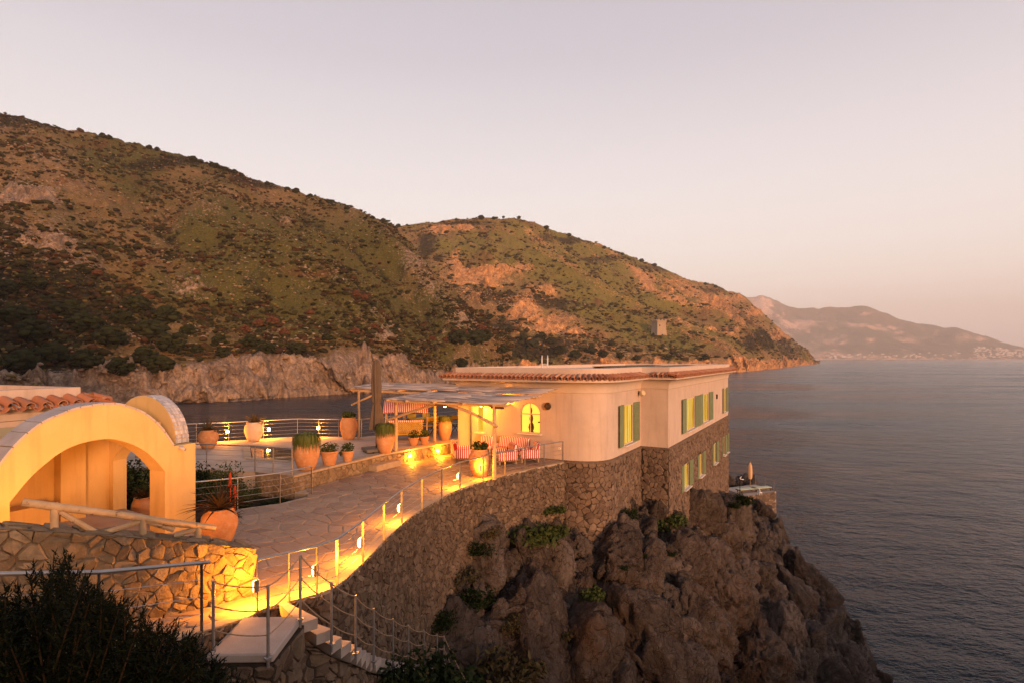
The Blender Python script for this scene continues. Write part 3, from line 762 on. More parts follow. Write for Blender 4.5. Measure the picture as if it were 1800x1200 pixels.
def rock_loft():
    n = len(RT)
    w_ = [1.2, 1.4, 1.2, 1.3, 1.3, 1.6, 1.8, 2, 2.2, 2.4, 2.2, 1.3, 2.6, 3.2, 1.6, 1.8, 1.5, 1.2, .5, .4, .4, .4, .4, .4]
    S_ = []
    for i in range(n-1):
        m = int(24*w_[i])
        S_ += [i+k/m for k in range(m)]
    S_.append(n-1)
    S_ = np.array(S_)
    idx = np.arange(n)
    T = np.stack([np.interp(S_, idx, [t[0][k] for t in RT]) for k in range(3)], -1)
    Od = np.stack([np.interp(S_, idx, [t[1][k] for t in RT]) for k in range(2)], -1)
    # smooth corners of the outward direction
    ker = np.ones(31)/31
    Od = np.stack([np.convolve(np.pad(Od[:, k], 15, 'edge'), ker, 'valid') for k in range(2)], -1)
    Od /= np.linalg.norm(Od, axis=1)[:, None]
    D = np.interp(S_, idx, [t[2] for t in RT])
    v = np.linspace(0, 1, 210)**1.15
    Vv, Ss = np.meshgrid(v, S_, indexing='ij')
    d = -1.6+(D[None]+1.6)*(1-(1-Vv)**1.25)
    z = T[None, :, 2]+.35+(SEA_Z-2.5-T[None, :, 2])*Vv**1.42
    P = np.stack([T[None, :, 0]+Od[None, :, 0]*d, T[None, :, 1]+Od[None, :, 1]*d, z], -1)
    # surface normals of the smooth loft
    du = np.gradient(P, axis=0); ds = np.gradient(P, axis=1)
    Nn = np.cross(ds, du); Nn /= (np.linalg.norm(Nn, axis=-1, keepdims=True)+1e-9)
    if (Nn[105, len(S_)//3]@np.array([Od[len(S_)//3, 0], Od[len(S_)//3, 1], .5])) < 0: Nn = -Nn
    sh = P.shape[:2]
    x, y, z = P[..., 0].ravel(), P[..., 1].ravel(), P[..., 2].ravel()
    wx = x+.9*fbm(x*.45, y*.45, z*.45, 4, 5); wy = y+.9*fbm(x*.45, y*.45, z*.45, 4, 6); wz = z+.9*fbm(x*.45, y*.45, z*.45, 4, 7)
    # big blocks with deep crevices between, medium blocks, small chips
    f1, f2, c1 = worley(wx*.36, wy*.36, wz*.15, 21)
    g1, g2, c2 = worley(wx*.9+3, wy*.9, wz*.42, 31)
    h1, h2, c3 = worley(wx*2.3, wy*2.3, wz*1.15, 41)
    def sst(a, w): a = np.clip(a/w, 0, 1); return a*a*(3-2*a)
    e1 = sst(f2-f1, .22); e2 = sst(g2-g1, .26); e3 = sst(h2-h1, .30)
    face = ((x*.31+y*.17+z*.42)*1.0+c1*7) % 1.0       # bedding facets, a few per block
    disp = 1.1*(c1-.35)*e1-.5*(1-sst(f2-f1, .16))+.45*(c2-.35)*e2-.25*(1-sst(g2-g1, .14))+.12*(c3-.35)*e3
    disp += .30*fbm(x*.9, y*.9, z*.9, 5, 61, .58)+.8*fbm(x*.13, y*.13, z*.13, 2, 81)-.14*np.abs(fbm(x*1.6, y*1.6, z*1.6, 4, 66, .6))-.35
    fade = np.clip((Vv.ravel()-.0)/.07, 0, 1); fade = .30+.70*fade
    disp = disp*fade
    Nn = Nn*np.array([1, 1, .9]); Nn /= np.linalg.norm(Nn, axis=-1, keepdims=True)
    # a tall overhang with a hollow below it on the sea side
    Pd = P+Nn*disp.reshape(sh)[..., None]
    hol = np.exp(-((Pd[..., 0]-10.2)/1.6)**2-((Pd[..., 2]+9.6)/2.6)**2)
    Pd = Pd-Nn*(1.6*hol)[..., None]
    st = np.exp(-((Pd[..., 0]-10.0)/2.2)**2-((Pd[..., 2]+10.5)/3.6)**2)+.5*np.exp(-((Pd[..., 0]-3.2)/1.2)**2-((Pd[..., 2]+6.0)/1.0)**2)
    me = fast_mesh('promontory_rock', Pd.reshape(-1, 3), grid_faces(*sh), None, smooth=True,
                   attrs={'tone': c1*.5+c2*.3+c3*.2, 'ochre': st.ravel(), 'damp': np.clip((SEA_Z+2.2-Pd[..., 2])/1.5, 0, 1)})
    return me, P, S_
def rock_mat():
    t = Mt('limestone_cliff')
    c = t.ramp(t.math('ADD', t.math('MULTIPLY', t.attr('tone'), .7), t.math('MULTIPLY', t.noise(.9, 6, .7), .45)),
               [(.25, (.052, .041, .035)), (.48, (.092, .073, .063)), (.7, (.15, .122, .106)), (.92, (.25, .205, .18))])
    c = t.mix(t.rng(t.noise(3.2, 6, .75), .52, .72, 0, .6), c, (.05, .037, .031))
    c = t.mix(t.rng(t.noise(2.4, 8, .8), .50, .68, 0, .55), c, (.24, .20, .175))
    sm = t.n('ShaderNodeMapping', {'Vector': t.pos(), 'Scale': (2.6, 2.6, .3)}).outputs[0]
    c = t.mix(t.rng(t.noise(1, 5, .65, vec=sm), .52, .7, 0, .5), c, (.06, .045, .036))
    c = t.mix(t.math('MULTIPLY', t.attr('ochre'), t.rng(t.noise(1, 5, .6, vec=sm), .35, .65, .2, .95)), c, (.20, .095, .035))
    c = t.mix(t.rng(t.noise(.55, 4, .6), .58, .7, 0, .55), c, (.15, .09, .052))
    c = t.mix(t.rng(t.noise(7, 7, .8), .5, .66, 0, .5), c, (.045, .032, .026))
    c = t.mix(t.attr('damp'), c, (.03, .025, .022))
    t.base(c).rough(.93)
    ds = t.n('ShaderNodeTexNoise', {'Vector': t.pos(), 'Scale': 1.6, 'Detail': 4}).outputs['Color']
    vc = t.n('ShaderNodeMapping', {'Vector': t.n('ShaderNodeVectorMath', {0: t.pos(), 1: ds}, operation='ADD').outputs[0], 'Scale': (1, 1, .55)}).outputs[0]
    crack = t.rng(t.vor(2.3, vec=vc, feature='DISTANCE_TO_EDGE'), 0, .045)
    t.bump(t.math('ADD', t.math('ADD', t.noise(5, 8, .75), t.math('MULTIPLY', t.noise(26, 5, .7), .35)), t.math('MULTIPLY', crack, .45)), 1.0, .22)
    return t.m
rme, RP0, RS0 = rock_loft(); rmat = rock_mat(); rme.materials.append(rmat)
rock = tag(link('promontory_rock', rme), kind='structure')
BR0 = bvh_of(rock)
# the blocks the headland is broken into: fractured limestone, wedged together with dark clefts between
def blocks():
    rg = np.random.default_rng(41)
    I2_, I3, I4 = ico(3), ico(4), ico(5)
    Vs, Fs, To, Oc, n0 = [], [], [], [], 0
    placed = []
    tries = 0
    while len(placed) < 820 and tries < 16000:
        tries += 1
        b = len(placed)
        r = (.95+.75*rg.random()) if b < 90 else ((.38+.36*rg.random()) if b < 380 else .18+.2*rg.random())
        px, py = rg.uniform(620, 1580), rg.uniform(860, 1290)
        d = Vector(((px-900)/1000, 1, (630-py)/1000)).normalized()
        h = BR0.ray_cast(CAMP, d, 200)
        if h[0] is None: continue
        c = np.array(h[0][:]); nn = np.array(h[1][:])
        if nn@np.array(d[:]) > 0: nn = -nn
        if c[2] > -2.3-max(0, (c[1]-26)*.16) - r*.55: continue        # keep clear of the masonry above
        if c[1] < 17 and c[0] < .2: continue
        k = .66 if b < 380 else .5
        if any(((c-q)**2).sum() < (k*(r+rr))**2*(.62 if rr > .7 and r < .4 else 1) for q, rr in placed if abs(q[0]-c[0]) < 4): continue
        placed.append((c, r))
        BV, BF = I4 if r > 1.08 else (I3 if r > .32 else I2_)
        K = 16
        pn = rg.normal(0, 1, (K, 3)); pn[:, 2] *= .75; pn /= np.linalg.norm(pn, axis=1)[:, None]; pd = rg.uniform(.62, 1.0, K)
        dt = np.clip(BV@pn.T, 0, None)/pd
        p_ = 60.0
        rad_ = (dt**p_).sum(1)**(-1/p_); rad_ = np.minimum(rad_, 1.25)
        sc = np.array([rg.uniform(.85, 1.15), rg.uniform(.8, 1.1), rg.uniform(.95, 1.5)])
        W = BV*rad_[:, None]*sc*r
        a = rg.uniform(0, 6.28); R = np.array([[math.cos(a), -math.sin(a), 0], [math.sin(a), math.cos(a), 0], [0, 0, 1]])
        tl = rg.uniform(-.35, .35); R = R@np.array([[1, 0, 0], [0, math.cos(tl), -math.sin(tl)], [0, math.sin(tl), math.cos(tl)]])
        W = W@R.T; Nr = (BV*1.0)@R.T
        P = W+c-nn*r*rg.uniform(.5, .85)
        x, y, z = P.T
        n1 = fbm(x*.9, y*.9, z*.8, 4, 51, .55); cr = np.abs(fbm(x*.75+3, y*.75, z*.4, 3, 58, .5)); cr2 = np.abs(fbm(x*1.9, y*1.9+2, z*1.5, 3, 59, .5)); n2 = fbm(x*3.6, y*3.6, z*3.2, 4, 53, .62)
        q1, q2, _c = worley(x*1.5+.6*n1, y*1.5+.6*n1, z*1.05, 63)
        dsp = .10*min(1, r)*n1-.34*min(1, r)*np.exp(-(cr/.04)**2)-.10*np.exp(-(cr2/.05)**2)+.05*n2-.06*np.abs(fbm(x*6, y*6, z*6, 3, 57, .6))-.13*min(1, r)*np.exp(-((q2-q1)/.06)**2)+.14*min(1, r)*(_c-.5)*np.clip((q2-q1)/.15, 0, 1)
        P = P+Nr*dsp[:, None]
        Vs.append(P); Fs.append(BF+n0); n0 += len(P); To.append(np.full(len(P), .2+.6*rg.random())+.12*n1)
        Oc.append(np.exp(-((P[:, 0]-10.0)/2.2)**2-((P[:, 2]+10.5)/3.6)**2)*.8)
    V = np.concatenate(Vs)
    me = fast_mesh('cliff_blocks', V, np.concatenate(Fs), rmat, smooth=True, attrs={'tone': np.concatenate(To), 'ochre': np.concatenate(Oc), 'damp': np.clip((SEA_Z+2.2-V[:, 2])/1.5, 0, 1)})
    print('blocks', len(placed), tries, len(V)); return tag(link('cliff_blocks', me), kind='structure')
blk = blocks()
BK = bvh_of(blk)
class TwoRock:
    def ray_cast(self, o, d, m):
        a, b = BR0.ray_cast(o, d, m), BK.ray_cast(o, d, m)
        if a[0] is None: return b
        if b[0] is None: return a
        return a if (a[0]-o).length < (b[0]-o).length else b
BR = TwoRock()
# ------------------------------------------------------------------ rubble masonry: every stone a shape of its own
def clip(poly, mx, my, nx, ny):
    o = []; n = len(poly)
    for i in range(n):
        a = poly[i]; b = poly[(i+1) % n]
        da = (a[0]-mx)*nx+(a[1]-my)*ny; db = (b[0]-mx)*nx+(b[1]-my)*ny
        if da <= 0: o.append(a)
        if (da < 0 < db) or (db < 0 < da):
            t = da/(da-db); o.append((a[0]+(b[0]-a[0])*t, a[1]+(b[1]-a[1])*t))
    return o
def cells(u0, u1, v0, v1, size, seed, asp=1.35, jit=.42, big=.12):
    """irregular polygons filling a u,v rectangle"""
    rg = random.Random(seed)
    du, dv = size*asp, size
    nu, nv = max(1, round((u1-u0)/du)), max(1, round((v1-v0)/dv)); du, dv = (u1-u0)/nu, (v1-v0)/nv
    pts = {}
    for j in range(-1, nv+1):
        for i in range(-1, nu+1):
            if 0 <= i < nu and 0 <= j < nv and rg.random() < big: continue
            pts[(i, j)] = (u0+(i+.5+(.25 if j % 2 else -.25)+rg.uniform(-jit, jit))*du, v0+(j+.5+rg.uniform(-jit, jit))*dv)
    res = []
    for (i, j), p in pts.items():
        if not (0 <= i < nu and 0 <= j < nv): continue
        poly = [(max(u0, p[0]-2.2*du), max(v0, p[1]-2.2*dv)), (min(u1, p[0]+2.2*du), max(v0, p[1]-2.2*dv)), (min(u1, p[0]+2.2*du), min(v1, p[1]+2.2*dv)), (max(u0, p[0]-2.2*du), min(v1, p[1]+2.2*dv))]
        for a in range(-2, 3):
            for b in range(-2, 3):
                q = pts.get((i+a, j+b))
                if q is None or (a == 0 and b == 0): continue
                if not (-1 < i+a < nu and -1 < j+b < nv): continue
                poly = clip(poly, (p[0]+q[0])/2, (p[1]+q[1])/2, q[0]-p[0], q[1]-p[1])
                if len(poly) < 3: break
            if len(poly) < 3: break
        if len(poly) >= 3: res.append(poly)
    return res
def stone_geo(poly, joint, h, rg, S_, deep=.05, flat=False):
    """verts/faces of one stone; S_(u,v,d) maps wall coordinates to space"""
    # drop tiny edges
    P = [p for k, p in enumerate(poly) if math.hypot(p[0]-poly[k-1][0], p[1]-poly[k-1][1]) > joint*.8]
    if len(P) < 3: return None
    cx = sum(p[0] for p in P)/len(P); cy_ = sum(p[1] for p in P)/len(P)
    r = sum(math.hypot(p[0]-cx, p[1]-cy_) for p in P)/len(P)
    if r < joint*2: return None
    def ins(p, t):
        d = math.hypot(p[0]-cx, p[1]-cy_); k = max(.2, (d-t)/d); return (cx+(p[0]-cx)*k, cy_+(p[1]-cy_)*k)
    Q = []
    if not flat and len(P) <= 5 and rg.random() < .6:      # knock the corners off
        n = len(P)
        for i in range(n):
            a, b, c = P[i-1], P[i], P[(i+1) % n]
            Q.append((b[0]+(a[0]-b[0])*.2, b[1]+(a[1]-b[1])*.2)); Q.append((b[0]+(c[0]-b[0])*.2, b[1]+(c[1]-b[1])*.2))
    else: Q = P
    n = len(Q); tu, tv = rg.uniform(-.8, .8)*h/r, rg.uniform(-.8, .8)*h/r
    hh = h*rg.uniform(.55, 1.25)
    vs_ = []
    for lev, (t, d) in enumerate(((joint*.5, -deep), (joint*.7, hh*.45), (joint*.5+r*(.10 if flat else rg.uniform(.10, .24)), hh))):
        for p in Q:
            q = ins(p, t+(rg.uniform(-.15, .15)*joint if lev else 0))
            vs_.append(S_(q[0], q[1], d+((q[0]-cx)*tu+(q[1]-cy_)*tv if lev else 0)+(rg.uniform(-.28, .28)*h if lev == 2 else 0)))
    vs_.append(S_(cx, cy_, hh*(1.0 if flat else 1.12)))
    fs = []
    for k in range(2):
        for i in range(n):
            j = (i+1) % n; fs.append((k*n+i, k*n+j, (k+1)*n+j, (k+1)*n+i))
    for i in range(n): fs.append((2*n+i, 2*n+(i+1) % n, 3*n))
    return vs_, fs
def masonry(parent, polys, S_, mat, joint, h, seed, limit=300, name='stone', key=None, flat=False, rest='small_stones', deep=.05, smooth=True, keep=None):
    rg = random.Random(seed)
    geo = []
    for p in polys:
        cx = sum(q[0] for q in p)/len(p); cy_ = sum(q[1] for q in p)/len(p)
        if keep and not keep(cx, cy_): continue
        g = stone_geo(p, joint, h, rg, S_, deep, flat)
        if g is None: continue
        if key is not None: k = key(Vector(S_(cx, cy_, 0)))
        else: k = (Vector(S_(cx, cy_, 0))-CAMP).length
        geo.append((k, g))
    geo.sort(key=lambda t: t[0])
    for _, g in geo[:limit]:
        m = MB(); m.add(*g); m.build(name, mat, parent, smooth=smooth, auto=22)
    if geo[limit:]:
        m = MB()
        for _, g in geo[limit:]: m.add(*g)
        m.build(rest, mat, parent, smooth=smooth, auto=22, kind='stuff')
class Path:
    """plan polyline with arc length; outward side is to the right of travel when side=1"""
    def __init__(self, pts, side=1):
        self.p = [Vector((q[0], q[1], 0)) for q in pts]; self.s = [0]
        for a, b in zip(self.p, self.p[1:]): self.s.append(self.s[-1]+(b-a).length)
        self.L = self.s[-1]; self.side = side
        tn = []
        for i in range(len(self.p)):
            t = (self.p[min(i+1, len(self.p)-1)]-self.p[max(i-1, 0)]).normalized(); tn.append(Vector((t.y, -t.x, 0))*side)
        self.tn = tn
    def at(self, u, d=0, z=0):
        u = min(max(u, 0), self.L)
        k = 0
        while k < len(self.s)-2 and u > self.s[k+1]: k += 1
        f = (u-self.s[k])/max(1e-9, self.s[k+1]-self.s[k])
        q = self.p[k].lerp(self.p[k+1], f); n = self.tn[k].lerp(self.tn[k+1], f).normalized()
        return Vector((q.x+n.x*d, q.y+n.y*d, z))
def smooth_path(pts, n=60, it=3):
    for _ in range(it):
        o = [pts[0]]
        for a, b in zip(pts, pts[1:]):
            o.append((a[0]*.75+b[0]*.25, a[1]*.75+b[1]*.25)); o.append((a[0]*.25+b[0]*.75, a[1]*.25+b[1]*.75))
        o.append(pts[-1]); pts = o
    return pts
def wall_core(path, z0, z1, thick, name, mat, parent, n=80, front=.006):
    """plain body behind the stones"""
    us = [path.L*i/(n-1) for i in range(n)]
    f0 = z0 if callable(z0) else (lambda u: z0); f1 = z1 if callable(z1) else (lambda u: z1)
    vs_ = []
    for u in us:
        vs_ += [path.at(u, front, f0(u)), path.at(u, front, f1(u)), path.at(u, -thick, f1(u)), path.at(u, -thick, f0(u))]
    fs = []
    for i in range(n-1):
        a, b = i*4, i*4+4
        for k in range(4): fs.append((a+k, a+(k+1) % 4, b+(k+1) % 4, b+k))
    fs += [(3, 2, 1, 0), tuple((n-1)*4+k for k in range(4))]
    m = MB(); m.add(vs_, fs); return m.build(name, mat, parent)
# ------------------------------------------------------------------ walkway, terrace, walls
EDGE = smooth_path([(-5.5, 6.0), (-4.45, 7.2), (-4.3, 8.0), (-4.3, 9.1), (-4.3, 9.55), (-3.87, 9.88), (-3.5, 10.2), (-3.24, 10.55), (-3.1, 11.8), (-2.99, 13.2), (-2.85, 14.5), (-2.57, 16), (-1.84, 18.3), (-.99, 19.65), (0, 20.95), (.99, 22.1), (2.1, 23.2)], it=2)
def ramp_z(y):  # the near end of the walkway climbs towards the gateway side
    return max(0, (9.3-y))*.30
FW = [(-4.62, 10.15), (-5.6, 9.33), (-7.2, 8.02), (-9.6, 6.1)]       # foot of the rubble wall by the gateway
left = [(-6.9, 11.9), (-7.75, 13.9), (-7.68, 15.97), (-6.76, 16.6), (-6.16, 17.6), (-6.88, 18.0), (-5.02, 22.1), (-2.84, 25.15), (-2.47, 26.0), (2.1, 23.6)]
main = [p for p in EDGE if p[1] >= 9.3] + [(2.12, 23.58)] + left[::-1][1:] + [(-4.62, 10.15)]
mb = MB(); mb.prism(main, -.5, -.012); walk = tag(mb.build('walkway', M['grout']), kind='structure')
strip = [p for p in EDGE if p[1] < 9.35]
mb = MB()
L_ = strip+[(-4.30, 9.3), (-4.62, 10.15), (-5.6, 9.33), (-7.2, 8.02), (-8.3, 7.1), (-6.6, 5.0)]
mb.prism(L_, -.5, lambda p: ramp_z(p[1])-.014); tag(mb.build('walkway_ramp', M['grout']), kind='structure')
# crazy paving on it: stones as pieces
def inside(poly, x, y):
    c = False; j = len(poly)-1
    for i in range(len(poly)):
        if ((poly[i][1] > y) != (poly[j][1] > y)) and (x < (poly[j][0]-poly[i][0])*(y-poly[i][1])/(poly[j][1]-poly[i][1])+poly[i][0]): c = not c
        j = i
    return c
def clip_to_edge(p, polys):
    return all(any(inside(pl, q[0], q[1]) for pl in polys) for q in p)
cs = [c for c in cells(-8.6, 2.4, 5.0, 26.0, .36, 3, asp=1.25, jit=.46, big=.2)]
cs = [[(q[0], q[1]) for q in c] for c in cs]
keepc = []
for c in cs:
    # pull vertices that hang over the edge back in
    cx = sum(q[0] for q in c)/len(c); cy_ = sum(q[1] for q in c)/len(c)
    if not (inside(main, cx, cy_) or inside(L_, cx, cy_)): continue
    c2 = []
    for q in c:
        for k in range(8):
            t = 1-k/8; x, y = cx+(q[0]-cx)*t, cy_+(q[1]-cy_)*t
            if inside(main, x, y) or inside(L_, x, y): break
        c2.append((x, y))
    keepc.append(c2)
masonry(walk, keepc, lambda u, v, d: (u, v, ramp_z(v)-.004+d), M['paving'], .035, .008, 7, 300, 'paving_stone', flat=True, rest='paving', deep=.012, smooth=False)

# retaining wall
EP = Path(EDGE, 1)
rw = thing('retaining_wall', 'curved rubble stone retaining wall carrying the lamp lit walkway above the rocks', 'wall', (-3.1, 13, -2))
zt = lambda u: ramp_z(EP.at(u).y)-.02
wall_core(EP, -7.5, zt, .6, 'wall_core', M['mortar'], rw, 110)
def top_ok(u, v): return v < zt(u)-.09
pl = []
for c in cells(2.2, EP.L, -6.2, .9, .14, 12, asp=1.2, jit=.47, big=.16):
    if not all(True for q in c): continue
    cc = [(q[0], min(q[1], zt(q[0])+.004)) for q in c]
    if max(q[1] for q in cc)-min(q[1] for q in cc) > .05: pl.append(cc)
def hidden(u, v):
    p = EP.at(u, .02, v); px = 900+1000*p.x/p.y; py = 630+1000*(CAMZ-p.z)/p.y
    return py < 1230 and p.x/p.y > -.6
masonry(rw, pl, lambda u, v, d: EP.at(u, d, v), M['stone_dark'], .006, .045, 5, 300, rest='rubble_infill', keep=hidden)
# coping band along the walkway edge
mb = MB(); n = 120
vs_ = []; fs = []
for i in range(n):
    u = EP.L*i/(n-1); z = zt(u)+.022
    vs_ += [EP.at(u, .03, z-.075), EP.at(u, .035, z), EP.at(u, -.25, z+.002), EP.at(u, -.25, z-.06)]
for i in range(n-1):
    for k in range(4): fs.append((i*4+k, i*4+(k+1) % 4, i*4+4+(k+1) % 4, i*4+4+k))
mb.add(vs_, fs); mb.build('coping', M['grout'], rw)

# upper terrace
TER = [(-6.93, 18.08), (-5.05, 22.12), (-2.87, 25.17), (-2.5, 26.0), (-1.9, 27.1), (.2, 30.8), (-2.9, 30.9), (-5.4, 28.95), (-7.1, 26.95), (-10.2, 27.2), (-13.9, 25.2), (-18, 22.6), (-18, 19.5), (-12, 19.35), (-8.4, 18.65)]
pool = [(-11.2, 24.3), (-8.95, 23.35), (-7.95, 20.6), (-9.7, 21.2)]
def poly_hole(name, outer, hole, z, depth, mat):
    """flat sheet with a rectangular opening, cut into fans (outer and hole given counter-clockwise or clockwise alike)"""
    import bmesh
    b = bmesh.new()
    def ringe(p): 
        vv = [b.verts.new((q[0], q[1], z)) for q in p]; return [b.edges.new((vv[i], vv[(i+1) % len(vv)])) for i in range(len(vv))]
    e = ringe(outer)+ringe(hole)
    bmesh.ops.triangle_fill(b, edges=e, use_beauty=True, use_dissolve=False)
    for f in b.faces:
        if f.normal.z < 0: f.normal_flip()
    be = [x for x in b.edges if len(x.link_faces) == 1]
    r = bmesh.ops.extrude_edge_only(b, edges=be)
    for v in [g for g in r['geom'] if isinstance(g, bmesh.types.BMVert)]: v.co.z -= depth
    bmesh.ops.recalc_face_normals(b, faces=b.faces[:])
    me = bpy.data.meshes.new(name); b.to_mesh(me); b.free(); me.materials.append(mat)
    return link(name, me)
ter = tag(poly_hole('terrace', TER, pool, .5, 1.4, M['terrace']), kind='structure')
pw = Mt('pool_water'); pw.base((.10, .06, .05)).rough(.04); pw.set(IOR=1.33, Specular_IOR_Level=.6); pw.bump(pw.noise(2.5, 3), .05, .02)
mb = MB(); mb.prism([(-11.15, 24.25), (-8.98, 23.32), (-8.0, 20.65), (-9.66, 21.22)], -.3, .465); tag(mb.build('pool_water', pw.m), kind='structure')
# edge slabs of the pool and thin joints of the terrace floor: shallow grooves
mb = MB()
for a, b in zip(pool, pool[1:]+pool[:1]):
    a = Vector((*a, .506)); b = Vector((*b, .506)); d = (b-a).normalized(); nn = Vector((d.y, -d.x, 0))
    cpt = Vector((-9.45, 22.4, .506))
    if (cpt-a).dot(nn) > 0: nn = -nn
    mb.slab([a+nn*.02, b+nn*.02, b+nn*.28, a+nn*.28], (0, 0, 1), .022)
mb.build('pool_kerb', M['grout'], ter)
# low stone wall in front of the terrace, with a step let into it
LW = Path([(-8.4, 18.62), (-6.95, 18.05), (-5.05, 22.1), (-2.86, 25.14), (-2.5, 25.98)], 1)
lw = thing('low_terrace_wall', 'knee high stone wall with a step between the walkway and the upper terrace', 'wall', (-5.05, 22.1, 0))
wall_core(Path([(-8.4, 18.62), (-6.95, 18.05)], 1), -.6, .49, .3, 'wall_core', M['mortar_light'], lw, 6)
LW2 = Path([(-6.95, 18.05), (-5.05, 22.1), (-2.86, 25.14), (-2.5, 25.98)], 1)
wall_core(LW2, -.1, .49, .3, 'wall_core', M['mortar_light'], lw, 40)
masonry(lw, cells(0, LW2.L, -.06, .43, .19, 31, asp=1.35, big=.1), lambda u, v, d: LW2.at(u, d, v), M['stone_light'], .02, .035, 9, 300)
LW1 = Path([(-8.4, 18.62), (-6.95, 18.05)], 1)
masonry(lw, cells(0, LW1.L, -.6, .43, .2, 32, asp=1.3), lambda u, v, d: LW1.at(u, d, v), M['stone_light'], .02, .035, 10, 300)
mb = MB()
for i in range(12):
    u0, u1 = LW2.L*i/12+.006, LW2.L*(i+1)/12-.006
    us = [u0+(u1-u0)*k/4 for k in range(5)]
    P_ = [LW2.at(u, .05, .445) for u in us]+[LW2.at(u, -.34, .445) for u in us[::-1]]
    m = MB(); m.slab(P_, (0, 0, 1), .066+.004*(i % 3)); m.build('coping_slab', M['grout'], lw)
st = MB(); u0 = LW2.L*.40; us = [u0+k*.35 for k in range(5)]
st.slab([LW2.at(u, .42, -.005) for u in us]+[LW2.at(u, .03, -.005) for u in us[::-1]], (0, 0, 1), .23); st.build('step', M['grout'], lw)

# garden bed between walkway and terrace
mb = MB()
bed = [(-6.2, 17.62), (-6.95, 18.0), (-8.4, 18.55), (-12, 19.3), (-14.5, 19), (-11.5, 14.8), (-7.8, 14.0), (-7.72, 15.95), (-6.78, 16.58)]
vs_ = [(-9, 17, -.25)]+[(p[0], p[1], -.25) for p in bed]
mb.add(vs_, [(0, i+1, (i+1) % len(bed)+1) for i in range(len(bed))]); tag(mb.build('garden_bed', M['soil']), kind='structure')
# ground behind and under the gateway, and the platform the gateway stands on
mb = MB(); mb.prism([(-4.75, 10.3), (-7.9, 13.8), (-12.4, 15.6), (-16, 15), (-16, 5.2), (-9.9, 6.1), (-7.25, 8.1), (-5.7, 9.45)], -1, lambda p: max(0, (-p[0]-6.3))*.10 + max(0, 9-p[1])*.25-.02)
tag(mb.build('gateway_yard', M['terrace']), kind='structure')
mb = MB(); gp = []
xs = np.linspace(-14, -.6, 40); ys = np.linspace(-1.5, 9.5, 40)
XX, YY = np.meshgrid(xs, ys)
ZZ = 2.25-.36*(YY+3)+np.clip(-XX-2.6, 0, 3)*.10-np.clip(XX+4.0, 0, 4)*.55-np.clip(YY-6.3, 0, 5)*.7+.12*fbm(XX, YY, XX*0, 4, 3)
soil_o = link('hillside_soil', fast_mesh('hillside_soil', np.stack([XX, YY, ZZ], -1).reshape(-1, 3), grid_faces(40, 40), M['soil'], smooth=True)); tag(soil_o, kind='structure')

# unseen spur behind the viewpoint, its ridge added and shaped to shade the foreground
xs = np.linspace(-70, 75, 120); ys = np.concatenate([np.linspace(-60, -4, 50), np.linspace(-3.5, -.9, 8)])
XX, YY = np.meshgrid(xs, ys)
rz_ = 5.0-6.2*np.clip((XX-12)/9, 0, 1)+np.clip(-XX-8, 0, 60)*.16
rr_ = np.exp(-((YY+17)/13.0)**2)
ZZ = -16+(rz_+16)*rr_+np.where(YY > -17, (1-rr_)*15.5*np.clip(1-(XX+2)/14, 0, 1), 0)+.5*fbm(XX*.2, YY*.2, XX*0, 5, 9)
ZZ = np.where((YY > -5) & (np.abs(XX) < 9), np.minimum(ZZ, 2.6), ZZ)
spur = link('shade_spur', fast_mesh('shade_spur', np.stack([XX, YY, ZZ], -1).reshape(-1, 3), grid_faces(*XX.shape), M['soil'], smooth=True)); tag(spur, kind='structure')

# steep slope added out of view, behind and left, to shade the left hill
xs = np.linspace(-420, -6, 110); ys = np.linspace(-240, -12, 60)
XX, YY = np.meshgrid(xs, ys)
ZZ = np.clip((-XX-5)*2.2, 0, 1e9); ZZ = 150*(1-np.exp(-ZZ/150))*np.clip((-12-YY)/22, 0, 1)**.7+9*fbm(XX*.03, YY*.03, XX*0, 5, 19)*np.clip(ZZ/30, 0, 1)-3
mtn = link('shade_mountainside', fast_mesh('shade_mountainside', np.stack([XX, YY, ZZ], -1).reshape(-1, 3), grid_faces(*XX.shape), matA, smooth=True)); tag(mtn, kind='structure')

# rubble wall beside the gateway
fw = thing('rubble_wall', 'rough golden stone wall in front of the arched gateway at the lower left', 'wall', (-6, 9, 0))
FWP = Path([(-9.6, 6.1), (-7.2, 8.02), (-5.6, 9.33), (-4.62, 10.15)], 1)
ft = lambda u: np.interp(u, [0, 3.07, 5.14, FWP.L], [2.35, 1.82, 1.25, .83])
fb = lambda u: ramp_z(FWP.at(u).y)-.3
wall_core(FWP, fb, lambda u: float(ft(u))-.03, .5, 'wall_core', M['mortar_light'], fw, 40)
pl = []
for c in cells(0.5, FWP.L, -.3, 2.4, .132, 8, asp=1.25, jit=.49, big=.36):
    cc = [(q[0], min(q[1], float(ft(q[0])))) for q in c]
    if max(q[1] for q in cc)-min(q[1] for q in cc) > .06 and max(q[1]-fb(q[0]) for q in cc) > .1: pl.append(cc)
masonry(fw, pl, lambda u, v, d: FWP.at(u, d, v), M['stone_light'], .004, .045, 4, 300)
# its end face and cap stones
a, b = FWP.at(FWP.L, -.5), FWP.at(FWP.L, 0)
ax = (FWP.at(FWP.L)-FWP.at(FWP.L-.3)).normalized()
masonry(fw, cells(0, .5, -.02, .81, .2, 18, asp=1.1), lambda u, v, d: (b+(a-b)*(u/.5)+ax*(d+.005)+Vector((0, 0, v))), M['stone_light'], .025, .04, 14, 300)
masonry(fw, cells(.5, FWP.L, 0, .5, .25, 28, asp=1.3), lambda u, v, d: FWP.at(u, -v, float(ft(u))-.03+d*.8), M['stone_light'], .03, .05, 24, 300, name='cap_stone')

